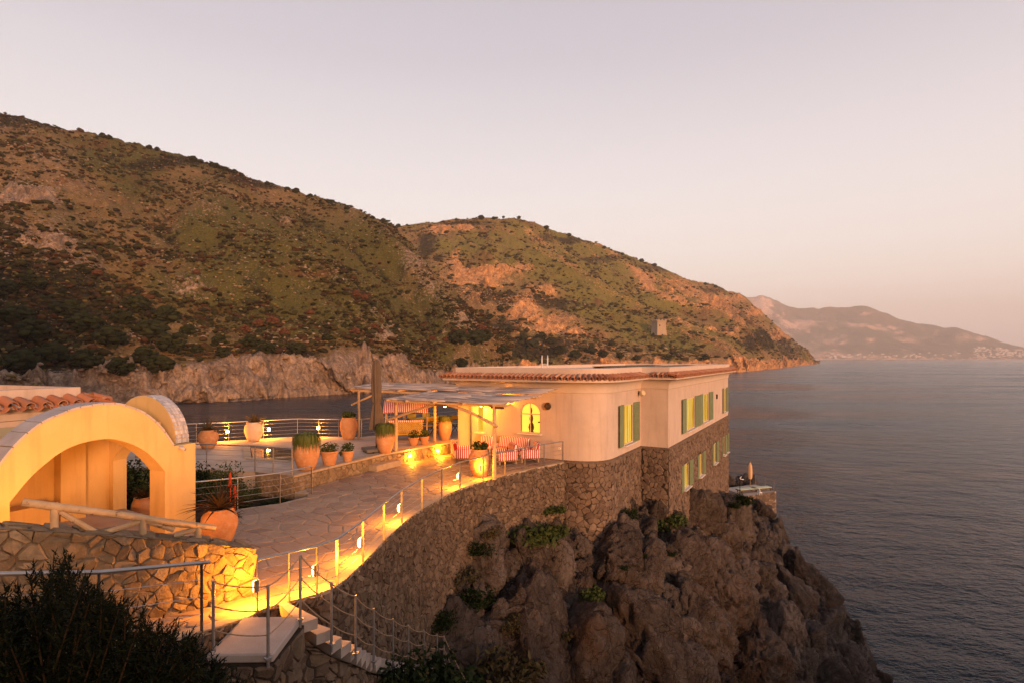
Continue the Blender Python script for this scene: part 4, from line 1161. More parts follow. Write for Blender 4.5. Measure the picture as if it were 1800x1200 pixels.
# ------------------------------------------------------------------ landing and stairs
stz = thing('stone_stairs', 'pale concrete landing and steps going down along the foot of the retaining wall', 'stairs', (-3.7, 8.5, -1))
mb = MB(); mb.box((-3.79, 8.46, .045), (.92, 1.16, .13), rz=.03, bev=.02); mb.build('landing', M['concrete'], stz)
SP = [(-3.33, 8.95, .1), (-2.95, 9.3, -.39), (-2.72, 9.9, -.85), (-2.65, 10.9, -1.52), (-2.49, 11.9, -2.17), (-2.35, 12.9, -2.77), (-2.2, 14.2, -3.5), (-2.0, 15.2, -4.1), (-1.87, 15.65, -4.35)]
RP = Path([(-3.36, 9.04), (-3.0, 9.36), (-2.78, 9.95), (-2.72, 10.9), (-2.56, 11.9), (-2.42, 12.9), (-2.28, 14.2), (-2.05, 15.4)], 1)
def stair_z(u):
    zs = [.1, -.39, -.85, -1.52, -2.17, -2.77, -3.5, -4.2]; return float(np.interp(u, RP.s, zs))
k = 0; u = 0.0
treads = []
while u < RP.L-.3:
    z = stair_z(u)-.10; nu_ = u+.26
    while abs(stair_z(nu_)-stair_z(u)) < .165 and nu_ < RP.L: nu_ += .02
    mid = (u+nu_)/2
    P_ = [RP.at(u, 0, z), RP.at(mid, 0, z), RP.at(nu_+.02, 0, z), RP.at(nu_+.02, -.95, z), RP.at(mid, -.95, z), RP.at(u, -.95, z)]
    m = MB(); m.slab(P_, (0, 0, -1), .17); m.build('step', M['concrete'], stz); treads.append((u, nu_, z))
    u = nu_
m = MB(); n = 60; vs_ = []; fs = []
for i in range(n):
    u = RP.L*i/(n-1); z = stair_z(u)-.36
    vs_ += [RP.at(u, -.03, z), RP.at(u, -.9, z), RP.at(u, -.9, -6), RP.at(u, -.03, -6)]
for i in range(n-1):
    for q in range(4): fs.append((i*4+q, i*4+(q+1) % 4, i*4+4+(q+1) % 4, i*4+4+q))
m.add(vs_, fs); m.build('stair_body', M['mortar'], stz)
pl = []
for c in cells(0, RP.L, -5.5, .05, .2, 66, asp=1.0, jit=.45):
    cc = [(q[0], min(q[1], stair_z(q[0])-.30)) for q in c]
    if max(q[1] for q in cc)-min(q[1] for q in cc) > .05: pl.append(cc)
masonry(stz, pl, lambda u, v, d: RP.at(u, d-.03, v), M['stone_dark'], .018, .05, 15, 300, rest='rubble_infill')
# masonry block under the landing
LB = Path([(-4.25, 7.9), (-3.33, 7.88), (-3.31, 9.04)], 1)
wall_core(LB, -3.5, -.03, .3, 'landing_body', M['mortar'], stz, 20)
masonry(stz, cells(0, LB.L, -3.4, -.05, .2, 67, asp=1.0), lambda u, v, d: LB.at(u, d, v), M['stone_dark'], .018, .05, 16, 300, rest='rubble_infill')

# ------------------------------------------------------------------ railings
def railing(name, label, posts, h, base=0.0, nw=4, r=.022, post=(.05, .012), below=0.0, rope=False, extend=0, postm=None, group=None, topz=None):
    """posts: list of points at floor level; flat steel posts, round handrail, taut wires"""
    pm = postm or M['steel']
    posts = [Vector(p) for p in posts]
    t = thing(name, label, 'railing', posts[len(posts)//2], group=group)
    tops = [p+Vector((0, 0, h)) for p in posts]
    for i, p in enumerate(posts):
        d = (posts[min(i+1, len(posts)-1)]-posts[max(i-1, 0)]); a = math.atan2(d.y, d.x)
        m = MB(); m.box((p.x, p.y, p.z+(h-below)/2), (post[1], post[0], h+below), rz=a) if not rope else m.tube([p+Vector((0, 0, -below)), p+Vector((0, 0, h))], post[0]/2, 8)
        if rope: m.box((p.x, p.y, p.z+.01), (.09, .09, .02), rz=a)
        m.build('post', pm, t)
    if not rope:
        m = MB(); tp = list(tops)
        if extend: tp = [tp[0]+(tp[0]-tp[1]).normalized()*extend]+tp+[tp[-1]+(tp[-1]-tp[-2]).normalized()*extend]
        m.tube(tp, r, 10); m.build('handrail', M['steel'], t, smooth=True, auto=40)
    for k in range(nw):
        f = (k+1)/(nw+1) if not rope else (1-.02-.33*k)
        m = MB(); pts = []
        for a, b in zip(posts, posts[1:]):
            if rope:
                for q in range(8):
                    x = q/8; pp = a.lerp(b, x)+Vector((0, 0, h*f-.055*4*x*(1-x)*(b-a).length/1.2)); pts.append(pp)
            else: pts.append(a+Vector((0, 0, h*f)))
        pts.append(posts[-1]+Vector((0, 0, h*f)))
        m.tube(pts, .009 if rope else .0055, 6); m.build('rope' if rope else 'wire', M['rope'] if rope else M['steel'], t)
    return t
def on_edge(y):      # edge of the walkway at given depth, a touch outside
    best = min(range(600), key=lambda i: abs(EP.at(EP.L*i/599).y-y)); return EP.at(EP.L*best/599, .02, ramp_z(y))
wposts = [on_edge(y) for y in (9.5, 9.88, 10.2, 10.58, 11.8, 13.2, 14.5, 16, 17.3, 18.45, 19.6, 20.6, 21.5, 22.35, 23.15)]
walk_rail = railing('walkway_railing', 'long grey steel cable railing curving along the outer edge of the walkway', wposts, .85, below=.22)
railing('handrail_fence', 'dark steel handrail with wires behind the black bush at the lower left', [(-5.5, 5.9, 1.02), (-4.9, 6.75, .72), (-4.31, 7.9, .42)], .95, nw=3, below=.25, extend=.12, postm=M['steel_dark'], r=.026)
railing('rope_railing', 'rope railing on round steel posts beside the landing and steps', [(-4.2, 8.0, .06), (-3.37, 7.86, .06)]+[Vector(p)-Vector((0, 0, .0 if i == 0 else .08)) for i, p in enumerate(SP)]+[(-1.2, 15.0, -5.3)], 1.02, nw=3, below=.12, rope=True, post=(.045, .045))
railing('terrace_railing', 'pale cable railing along the far edge of the upper terrace above the cove', [(-18, 22.5, .5), (-15.9, 23.9, .5), (-13.9, 25.05, .5), (-12.75, 25.6, .5), (-11.5, 26.3, .5), (-10.2, 27.05, .5), (-9.15, 26.95, .5), (-8.2, 26.9, .5), (-7.1, 26.85, .5), (-5.5, 28.75, .5), (-4.2, 29.8, .5), (-2.95, 30.75, .5)], .85, nw=4)
railing('bed_railing', 'steel cable railing between the walkway and the planted bed', [(-8.9, 15.2, 0), (-7.68, 15.93, 0), (-6.78, 16.62, 0), (-6.2, 17.6, 0)], .87, nw=4)
railing('terrace_edge_railing', 'steel railing on the terrace edge above the planted bed beside the pool', [(-12, 19.3, .5), (-10.2, 19, .5), (-8.4, 18.6, .5), (-7.7, 18.35, .5), (-7.0, 18.1, .5)], .85, nw=4)

# log fence on the rubble wall
lf = thing('log_fence', 'rustic fence of peeled logs with diagonal braces on top of the rubble wall', 'fence', FWP.at(4, -.25, 1.5))
def wp(px, py, u):  # point above the wall centre line
    p = FWP.at(u, -.22); return Vector((p.x, p.y, CAMZ-p.y*(py-630)/1000))
def u_at(px):
    return min((FWP.L*i/400 for i in range(401)), key=lambda u: abs(900+1000*FWP.at(u, -.22).x/FWP.at(u, -.22).y-px))
ends = [(38, 882), (100, 890), (205, 903), (295, 917), (378, 927)]
pts = [wp(x, y, u_at(x)) for x, y in ends]
m = MB(); m.tube(pts, [.058, .062, .055, .06, .05], 10); m.build('rail', M['log'], lf, smooth=True, auto=40)
fpost = []
for x in (95, 250, 348):
    u = u_at(x); p = FWP.at(u, -.22); zt_ = np.interp(x, [e[0] for e in ends], [q.z for q in pts])
    m = MB(); m.tube([(p.x, p.y, float(ft(u))-.06), (p.x, p.y, zt_)], .055, 10); m.build('post', M['log'], lf, smooth=True, auto=40)
    fpost.append((p, float(ft(u)), zt_))
for (a, ta, tb) in ((0, .92, 0), (1, 0, .9), (1, .9, 0), (2, 0, .9)):
    p, z0, z1 = fpost[a]
    if ta: # from the post top down to the right
        q = fpost[a+1][0]; e = p.lerp(q, .55); m = MB(); m.tube([(p.x, p.y, z0+(z1-z0)*.9), (e.x, e.y, z0-.02-.25*(a == 0))], .042, 8)
    else:
        q = fpost[a-1][0]; e = p.lerp(q, .45); m = MB(); m.tube([(p.x, p.y, z0+(z1-z0)*.85), (e.x, e.y, z0+.12)], .042, 8)
    m.build('brace', M['log'], lf, smooth=True, auto=40)
# ------------------------------------------------------------------ villa
W0 = Vector((-2.47, 26.04)); A_ = Vector((2.1, 23.6)); C_ = Vector((4.34, 24.1)); D_ = Vector((6.2, 27.41)); E_ = Vector((7.35, 26.76)); G_ = Vector((16.1, 42.4))
K_ = Vector((3.59, 22.77)); G2 = Vector((9.1, 46.3)); H_ = Vector((2.43, 34.76))
arc = [A_*(1-t)**2+K_*2*t*(1-t)+C_*t*t for t in [i/14 for i in range(15)]]
FOOT = [W0]+arc+[D_, E_, G_, G2, H_]
def offs(poly, d):
    """outline moved outward by d, mitred"""
    n = len(poly); o = []
    for i in range(n):
        a, b, c = poly[i-1], poly[i], poly[(i+1) % n]
        t1 = (b-a).normalized(); t2 = (c-b).normalized()
        n1 = Vector((t1.y, -t1.x)); n2 = Vector((t2.y, -t2.x)); m = (n1+n2)
        m = m/max(.3, m.dot(n1)) if m.length > 1e-6 else n1
        o.append(b+m*d)
    return o
vil = thing('villa', 'pale pink plaster villa with rounded corner and green shutters at the cliff edge', 'house', (2.1, 23.6, 0))
def wall_panel(a, b, z0, z1, opens, mat, parent, name='wall', reveal=.22):
    """straight wall with openings (u0,u1,zbottom,ztop or arch radius) cut and reveals turned inward"""
    a = Vector((a.x, a.y)); b = Vector((b.x, b.y)); t = (b-a).normalized(); nn = Vector((t.y, -t.x)); L = (b-a).length
    us = {0.0, L}
    for o in opens:
        us |= {o[0], o[1]}
        if o[4] == 'arch':
            for k in range(1, 16): us.add(o[0]+(o[1]-o[0])*(.5-.5*math.cos(math.pi*k/16)))
    us = sorted(us)
    def top(o, u):
        if o[4] != 'arch': return o[3]
        r = (o[1]-o[0])/2; c = (o[0]+o[1])/2; return o[3]-r+math.sqrt(max(0, r*r-(u-c)**2))
    def q(u, z, d=0): p = a+t*u-nn*d; return (p.x, p.y, z)
    m = MB()
    for u0, u1 in zip(us, us[1:]):
        hit = sorted([o for o in opens if o[0] <= u0+1e-6 and o[1] >= u1-1e-6], key=lambda o: o[2])
        zl = [z0, z0]
        for o in hit:
            m.add([q(u0, zl[0]), q(u1, zl[1]), q(u1, o[2]), q(u0, o[2])], [(0, 1, 2, 3)])
            tl, tr = top(o, u0), top(o, u1)
            m.add([q(u0, tl), q(u1, tr), q(u1, tr, reveal), q(u0, tl, reveal)], [(0, 1, 2, 3)])
            m.add([q(u0, o[2]), q(u1, o[2]), q(u1, o[2], reveal), q(u0, o[2], reveal)], [(3, 2, 1, 0)])
            zl = [tl, tr]
        m.add([q(u0, zl[0]), q(u1, zl[1]), q(u1, z1), q(u0, z1)], [(0, 1, 2, 3)])
    for o in opens:
        for u in (o[0], o[1]):
            m.add([q(u, o[2]), q(u, top(o, u)), q(u, top(o, u), reveal), q(u, o[2], reveal)], [(0, 1, 2, 3)])
    return m.build(name, mat, parent)
ZG = 2.76
fac_open = [(3.18, 4.18, 1.02, 2.34, 'arch'), (1.01, 1.40, .92, 2.24, ''), (.62, .72+.28, .5, 2.2, '')][:2]
wall_panel(W0, A_, -.2, ZG, fac_open, M['plaster'], vil)
m = MB(); vs_ = []
for p in arc: vs_ += [(p.x, p.y, -.02), (p.x, p.y, ZG)]
m.add(vs_, [(2*i, 2*i+2, 2*i+3, 2*i+1) for i in range(len(arc)-1)]); m.build('wall', M['plaster'], vil, smooth=True)
cd_open = [(1.15, 2.62, .37, 2.15, '')]
wall_panel(C_, D_, -.02, ZG, cd_open, M['plaster'], vil)
wall_panel(D_, E_, -.02, ZG, [], M['plaster'], vil)
eg_up = [(3.75, 5.95, .36, 2.08, ''), (8.2, 10.2, .36, 2.08, ''), (15.9, 17.0, .36, 2.08, '')]
eg_lo = [(3.15, 4.45, -2.6, -1.3, ''), (7.05, 8.15, -2.65, -1.35, ''), (11.7, 12.8, -2.65, -1.35, ''), (15.45, 16.3, -2.65, -1.35, ''), (17.05, 17.6, -2.65, -1.35, '')]
wall_panel(E_, G_, -.02, ZG, eg_up, M['plaster'], vil)
wall_panel(G_, G2, -.02, ZG, [], M['plaster'], vil); wall_panel(G2, H_, -.02, ZG, [], M['plaster'], vil); wall_panel(H_, W0, -.02, ZG, [(1.2, 2.2, .55, 2.6, '')], M['plaster'], vil)
# stone base: body, then stones
bo = offs(FOOT, .03)
bpath = bo[1:-2]
BP = Path([(p.x, p.y) for p in bpath], 1)
mcore = MB(); f2 = offs(FOOT, 0.0)
ce = offs(FOOT, .028)
i_E = len(arc)+2
lowmat = M['mortar']
for i in range(len(FOOT)):
    a, b = ce[i], ce[(i+1) % len(FOOT)]
    if i == i_E: wall_panel(a, b, -8, -.03, eg_lo, lowmat, vil, 'base_wall')
    else: mcore.add([(a.x, a.y, -8), (b.x, b.y, -8), (b.x, b.y, -.03), (a.x, a.y, -.03)], [(0, 1, 2, 3)])
mcore.build('base_wall', lowmat, vil)
sE = (Vector((bpath[len(arc)+1].x, bpath[len(arc)+1].y, 0))-Vector((0, 0, 0)))
uE = BP.s[len(arc)+1]
pl = []
def in_low(u, v):
    x = u-uE
    return any(o[0]-.1 < x < o[1]+.1 and o[2]-.1 < v < o[3]+.06 for o in eg_lo)
for c in cells(0, BP.L, -7.6, -.04, .205, 44, asp=1.2, jit=.45, big=.14):
    cx = sum(q[0] for q in c)/len(c); cy_ = sum(q[1] for q in c)/len(c)
    if in_low(cx, cy_): continue
    if any(abs(cx-s) < .0 for s in BP.s): continue
    # keep stones from straddling a sharp corner
    for s in (BP.s[len(arc)], BP.s[len(arc)+1]):
        if min(q[0] for q in c) < s < max(q[0] for q in c): c = [((min(q[0], s-.01) if cx < s else max(q[0], s+.01)), q[1]) for q in c]
    # trim to window openings
    for o in eg_lo:
        if o[2]-.08 < cy_ < o[3]+.06:
            if cx < uE+o[0]: c = [(min(q[0], uE+o[0]), q[1]) for q in c]
            elif cx > uE+o[1]: c = [(max(q[0], uE+o[1]), q[1]) for q in c]
    pl.append(c)
class SharpPath(Path):
    def at(self, u, d=0, z=0):
        u = min(max(u, 0), self.L); k = 0
        while k < len(self.s)-2 and u > self.s[k+1]: k += 1
        f = (u-self.s[k])/max(1e-9, self.s[k+1]-self.s[k]); q = self.p[k].lerp(self.p[k+1], f)
        t = (self.p[k+1]-self.p[k]).normalized(); return Vector((q.x+t.y*d, q.y-t.x*d, z))
BPs = SharpPath([(p.x, p.y) for p in bpath], 1)
def seen_base(u, v):
    p = BPs.at(u, .02, v)
    zr = np.interp(u, [0, 2.5, 6, 8, 14, BP.L], [-4.5, -4.2, -4.6, -5, -6.2, -7.5]); return v > zr
masonry(vil, pl, lambda u, v, d: BPs.at(u, d-.016, v), M['stone_house'], .005, .045, 6, 300, rest='rubble_infill', keep=seen_base)
# drip edge between stone and plaster
def sweep(prof, poly, name, mat, parent, closed=True, smooth=False):
    rings = [[(p.x, p.y, z) for p in offs(poly, d)] for d, z in prof]
    n = len(poly); m = MB(); m.add([q for r in rings for q in r], [(k*n+i, k*n+(i+1) % n, (k+1)*n+(i+1) % n, (k+1)*n+i) for k in range(len(prof)-1) for i in range(n)])
    return m.build(name, mat, parent, smooth=smooth, auto=35)
sweep([(.0, -.10), (.085, -.085), (.09, -.03), (.0, .015)], FOOT, 'drip_ledge', M['stone_house'], vil)
# cornice: groove, cove, fascia
sweep([(-.03, ZG), (-.03, ZG+.03), (.025, ZG+.03), (.03, ZG+.16), (.07, ZG+.28), (.15, ZG+.38), (.28, ZG+.45), (.42, ZG+.47), (.50, ZG+.48), (.50, ZG+.60), (.06, ZG+.68)], FOOT, 'cornice', M['trim'], vil, smooth=True)
# parapet and flat roof
sweep([(.08, ZG+.60), (.08, 3.80), (-.17, 3.81), (-.17, 3.58)], FOOT, 'parapet', M['trim'], vil)
m = MB(); m.prism([(p.x, p.y) for p in offs(FOOT, -.16)], 3.5, 3.62); m.build('roof', M['roof_flat'], vil)
# barrel tiles along the eave: covers on pans, each its own piece
def tile_mesh(name, L=.46, r0=.075, r1=.062, th=.014, up=True, n=7):
    m = MB(); vs_ = []
    for (y, r) in ((0, r0), (L, r1)):
        for rr in (r, r-th):
            for k in range(n):
                a = math.pi*k/(n-1); x = rr*math.cos(a); z = rr*math.sin(a)
                vs_.append((x, y, z if up else -z))
    fs = []
    for k in range(n-1):
        fs += [(k, k+1, 2*n+k+1, 2*n+k), (n+k+1, n+k, 3*n+k, 3*n+k+1), (k+1, k, n+k, n+k+1), (2*n+k, 2*n+k+1, 3*n+k+1, 3*n+k)]
    fs += [(0, n, 3*n, 2*n), (n-1, 3*n-1, 4*n-1, 2*n-1)]
    m.add(vs_, fs)
    me = bpy.data.meshes.new(name); me.from_pydata(m.v, [], m.f); me.materials.append(M['tile'])
    me.polygons.foreach_set('use_smooth', [True]*len(me.polygons)); me.set_sharp_from_angle(angle=rad(40)); return me
def tile_row(parent, poly, d_out, z_out, d_in, z_in, step, cover, pan, n_edges=None, seed=1, limit=300, jitter=.012, zrot=.05):
    rg = random.Random(seed); off = woff(parent)
    o1 = offs(poly, d_out); ln = math.hypot(d_out-d_in, z_in-z_out); pitch = math.atan2(z_in-z_out, d_out-d_in)
    cnt_ = 0
    for i in (n_edges if n_edges is not None else range(len(poly))):
        a, b = o1[i], o1[(i+1) % len(poly)]
        t = (b-a); L = t.length; t.normalize(); nn = Vector((t.y, -t.x))
        k = max(1, round(L/step))
        for j in range(k):
            for part, me in ((0, pan), (1, cover)):
                p = a+t*(L*(j+(.5 if part else 0.0))/k)
                o = bpy.data.objects.new('roof_tile', me); COL.objects.link(o); o.parent = parent
                yaw = math.atan2(-nn.y, -nn.x)-math.pi/2
                o.location = Vector((p.x, p.y, z_out+(.012 if part else -.0)+rg.uniform(-jitter, jitter)))-off
                o.rotation_euler = (pitch, 0, yaw+rg.uniform(-zrot, zrot))
cov = tile_mesh('roof_tile', .46, .082, .068); pan = tile_mesh('roof_tile_pan', .46, .08, .07, up=False)
# along the part of the eave the photograph shows
tile_row(vil, FOOT, .60, ZG+.635, .14, ZG+.77, .205, cov, pan, n_edges=list(range(0, len(arc)+3))+[len(FOOT)-1], seed=2)
# solar panels lying on the roof
for r in range(2):
    for k in range(7):
        c = Vector((6.2, 31.0, 0))+U*(k*1.72)+NR*(1.2-r*2.3)
        sp = thing('solar_panel', f'dark glossy solar panel on the flat villa roof, {["nearest", "second", "third", "fourth", "fifth", "sixth", "farthest"][k]} of its {["sea side", "cove side"][r]} row', 'solar panel', (c.x, c.y, 3.62), math.atan2(U.y, U.x), 'solar panels on the villa roof')
        m = MB(); m.box((0, 0, .12), (1.66, 1.02, .03), rx=rad(4)); m.build('panel', M['solar'], sp, local=True)
        m = MB(); m.box((0, -.45, .05), (1.6, .04, .1)); m.box((0, .45, .06), (1.6, .04, .12)); m.build('support', M['steel'], sp, local=True)
# ladder hoops at the roof edge
lh = thing('roof_ladder', 'two shiny hooped ladder rails rising over the villa roof', 'ladder', (1.62, 28.2, 3.62))
for dx in (-.14, .14):
    m = MB(); m.tube([(dx, -.25, 0), (dx, -.25, .55), (dx, -.2, .68), (dx, -.08, .74), (dx, .05, .68), (dx, .1, .55), (dx, .1, 0)], .02, 8); m.build('rail', M['white'], lh, local=True, smooth=True)
m = MB(); m.tube([(-.14, -.25, .3), (.14, -.25, .3)], .014, 6); m.build('rung', M['white'], lh, local=True)

# windows
def place(a, b, u, d=0.0):
    t = (b-a).normalized(); nn = Vector((t.y, -t.x)); return a+t*u+nn*d, t, nn
def shutter(w_, h):
    m = MB(); m.box((0, 0, h/2), (w_, .035, h))
    s = MB()
    for k in range(int(h/.075)): s.box((0, -.02, .05+k*.075), (w_*.82, .012, .055), rx=.5)
    return m, s
def window(a, b, u0, u1, z0, z1, sh=True, angs=(.35, .30), arch=False, split=2, curtain=True):
    p, t, nn = place(a, b, (u0+u1)/2, -.035)
    W = u1-u0; H = z1-z0; yaw = math.atan2(t.y, t.x); c = Vector((p.x, p.y, 0))
    loc = lambda x, d, z: Vector((p.x+t.x*x+nn.x*d, p.y+t.y*x+nn.y*d, z))
    bar = .055
    fr = MB()
    fr.box(loc(-W/2+bar/2, 0, (z0+z1)/2), (bar, .03, H), rz=yaw); fr.box(loc(W/2-bar/2, 0, (z0+z1)/2), (bar, .03, H), rz=yaw)
    fr.box(loc(0, 0, z0+bar/2), (W-2*bar, .03, bar), rz=yaw); 
    if not arch: fr.box(loc(0, 0, z1-bar/2), (W-2*bar, .03, bar), rz=yaw)
    else:
        r = W/2-bar/2; zc = z1-W/2
        fr.tube([loc(r*math.cos(math.pi*k/16), 0, zc+r*math.sin(math.pi*k/16)) for k in range(17)], .03, 6)
    wf = fr.build('window', M['frame'], vil)
    mu = MB()
    for k in range(1, split): mu.box(loc(-W/2+W*k/split, .004, (z0+z1)/2), (bar*.8, .022, H-2*bar), rz=yaw)
    if arch: mu.box(loc(0, .006, z1-W/2), (W-2*bar, .022, bar*.8), rz=yaw)
    mu.build('mullion', M['frame'], wf)
    gl = MB(); gl.box(loc(0, -.005, (z0+z1)/2), (W-.06, .006, H-.04), rz=yaw); gl.build('pane', M['glass'], wf)
    if curtain:
        cu = MB(); n = max(10, int(W/.03)); vs_ = []
        for k in range(n+1):
            x = -W/2+.02+(W-.04)*k/n; d = -.055+.018*math.sin(k*1.3+u0*5)+.010*math.sin(k*.37)
            vs_ += [loc(x, d, z0-.0), loc(x, d, z1+.05)]
        cu.add(vs_, [(2*k, 2*k+2, 2*k+3, 2*k+1) for k in range(n)]); cu.build('curtain', M['curtain'], wf, smooth=True)
    si = MB(); q, _, _ = place(a, b, (u0+u1)/2, .0)
    si.box((q.x, q.y, z0-.022), (W+.14, .34, .045), rz=yaw, bev=.01); si.build('sill', M['sill'], wf)
    if sh:
        for s, ang in ((-1, angs[0]), (1, angs[1])):
            w_ = W/2*.98
            hx = -W/2 if s < 0 else W/2
            hinge, _, _ = place(a, b, (u0+u1)/2+hx, .03)
            m1, m2 = shutter(w_, H+.04)
            y2 = yaw+(ang if s > 0 else -ang)
            R = Matrix.Translation((hinge.x, hinge.y, z0-.01)) @ Matrix.Rotation(yaw+(math.pi+ang if s < 0 else -ang), 4, 'Z') @ Matrix.Translation((w_/2, 0, 0))
            for mm in (m1, m2): mm.v = [tuple(R @ Vector(v)) for v in mm.v]
            m1.add(m2.v, m2.f); m1.build('shutter', M['shutter'], wf)
    return wf
o = cd_open[0]; window(C_, D_, o[0], o[1], o[2], o[3], angs=(.10, .08))
for o in eg_up: window(E_, G_, o[0], o[1], o[2], o[3], angs=(.05, .07))
for o in eg_lo: window(ce[i_E], ce[(i_E+1) % len(ce)], o[0], o[1], o[2], o[3], angs=(.04, .08))
o = fac_open[1]; window(W0, A_, o[0], o[1], o[2], o[3], sh=False, split=1)
o = fac_open[0]; window(W0, A_, o[0], o[1], o[2], o[3], sh=False, arch=True, curtain=False)
# the lit room behind the arched window: back wall, shelf, a tall vase and a hanging lamp
p, t, nn = place(W0, A_, 3.68, -.22); yaw = math.atan2(t.y, t.x)
lc = lambda x, d, z: Vector((p.x+t.x*x-nn.x*d, p.y+t.y*x-nn.y*d, z))
m = MB(); m.box(lc(.1, 1.5, 1.5), (3.2, .05, 2.4), rz=yaw); m.box(lc(.1, .8, .3), (3.2, 1.5, .05), rz=yaw); m.box(lc(.1, .8, 2.65), (3.2, 1.5, .05), rz=yaw)
m.box(lc(-1.45, .8, 1.5), (.05, 1.5, 2.4), rz=yaw); m.box(lc(1.65, .8, 1.5), (.05, 1.5, 2.4), rz=yaw)
m.build('lit_room', M['room'], vil)
v1 = thing('tall_vase', 'tall brown vase standing inside the arched window', 'vase', lc(-.16, .22, .94))
m = MB(); m.lathe([(.08, .1), (.13, .28), (.10, .42), (.05, .5), (.09, .66), (.06, .8), (.02, .9), (.05, 1.0), (.015, 1.15)], 14); m.build('body', M['bone'], v1, local=True, smooth=True)
m = MB(); m.lathe([(.11, .0), (.11, .1)], 14); m.build('base', M['bone'], v1, local=True)
v2 = thing('hanging_pan', 'dark pan hanging beside the vase inside the arched window', 'pan', lc(.3, .3, 1.42))
m = MB(); m.lathe([(.02, .0), (.16, .02), (.17, .06), (.04, .08)], 14); m.build('bowl', M['black'], v2, local=True)
m = MB(); m.tube([(0, 0, .06), (.05, .0, .6)], .012, 6); m.build('hanger', M['black'], v2, local=True)
# drainpipe, cable, socket
q, _, _ = place(W0, A_, .72, .06)
m = MB(); m.tube([(q.x, q.y, .02), (q.x, q.y, ZG)], .035, 8); m.build('drainpipe', M['steel_dark'], vil, smooth=True, auto=40)
q, _, _ = place(W0, A_, 4.55, .11)
md = thing('wall_medallion', 'round dark bronze medallion on the facade right of the arched window', 'ornament', (q.x, q.y, 2.22), math.atan2(-.49, .872))
m = MB()
for k in range(18):
    a = 2*math.pi*k/18; m.box((.125*math.cos(a), 0, .125*math.sin(a)), (.06, .05, .035), ry=-a+.4)
m.build('wreath', M['medallion'], md, local=True)
m = MB(); m.lathe([(.02, -.03), (.11, -.02), (.115, .0), (.05, .02)], 18)
m.v = [(x, z-.0, y) for x, y, z in m.v]; m.build('boss', M['medallion'], md, local=True, smooth=True)
q, _, _ = place(W0, A_, 5.05, .012)
so = thing('wall_socket', 'small pale socket plate low on the facade near the railing end', 'socket', (q.x, q.y, .48), math.atan2(-.49, .872))
m = MB(); m.box((0, 0, 0), (.12, .02, .09), bev=.006); m.build('plate', M['white'], so, local=True)
m = MB(); m.box((0, -.014, 0), (.05, .012, .05)); m.build('cover', M['frame'], so, local=True)
# floodlight at the inner corner
q = D_+Vector((.02, -.35)); fl = thing('floodlight', 'beige floodlight on the wall at the inner corner under the cornice', 'floodlight', (6.08, 27.0, 2.52), -1.0)
m = MB(); m.lathe([(.05, 0), (.11, .05), (.13, .22), (.12, .24)], 14)
R = Matrix.Rotation(rad(70), 4, 'Y'); m.v = [tuple(R @ Vector(v)) for v in m.v]; m.build('housing', M['frame'], fl, local=True, smooth=True, auto=40)
m = MB(); m.box((-.06, 0, .07), (.05, .1, .16)); m.build('bracket', M['steel'], fl, local=True)
q, t, nn = place(E_, G_, 12.9, .04)
hk = thing('wall_lamp', 'small black fitting on the sea wall between the upper windows', 'lamp', (q.x, q.y, 1.72), math.atan2(t.y, t.x))
m = MB(); m.box((0, 0, 0), (.1, .1, .22)); m.build('housing', M['black'], hk, local=True); m = MB(); m.lathe([(.04, -.2), (.07, -.1)], 10); m.build('shade', M['black'], hk, local=True)

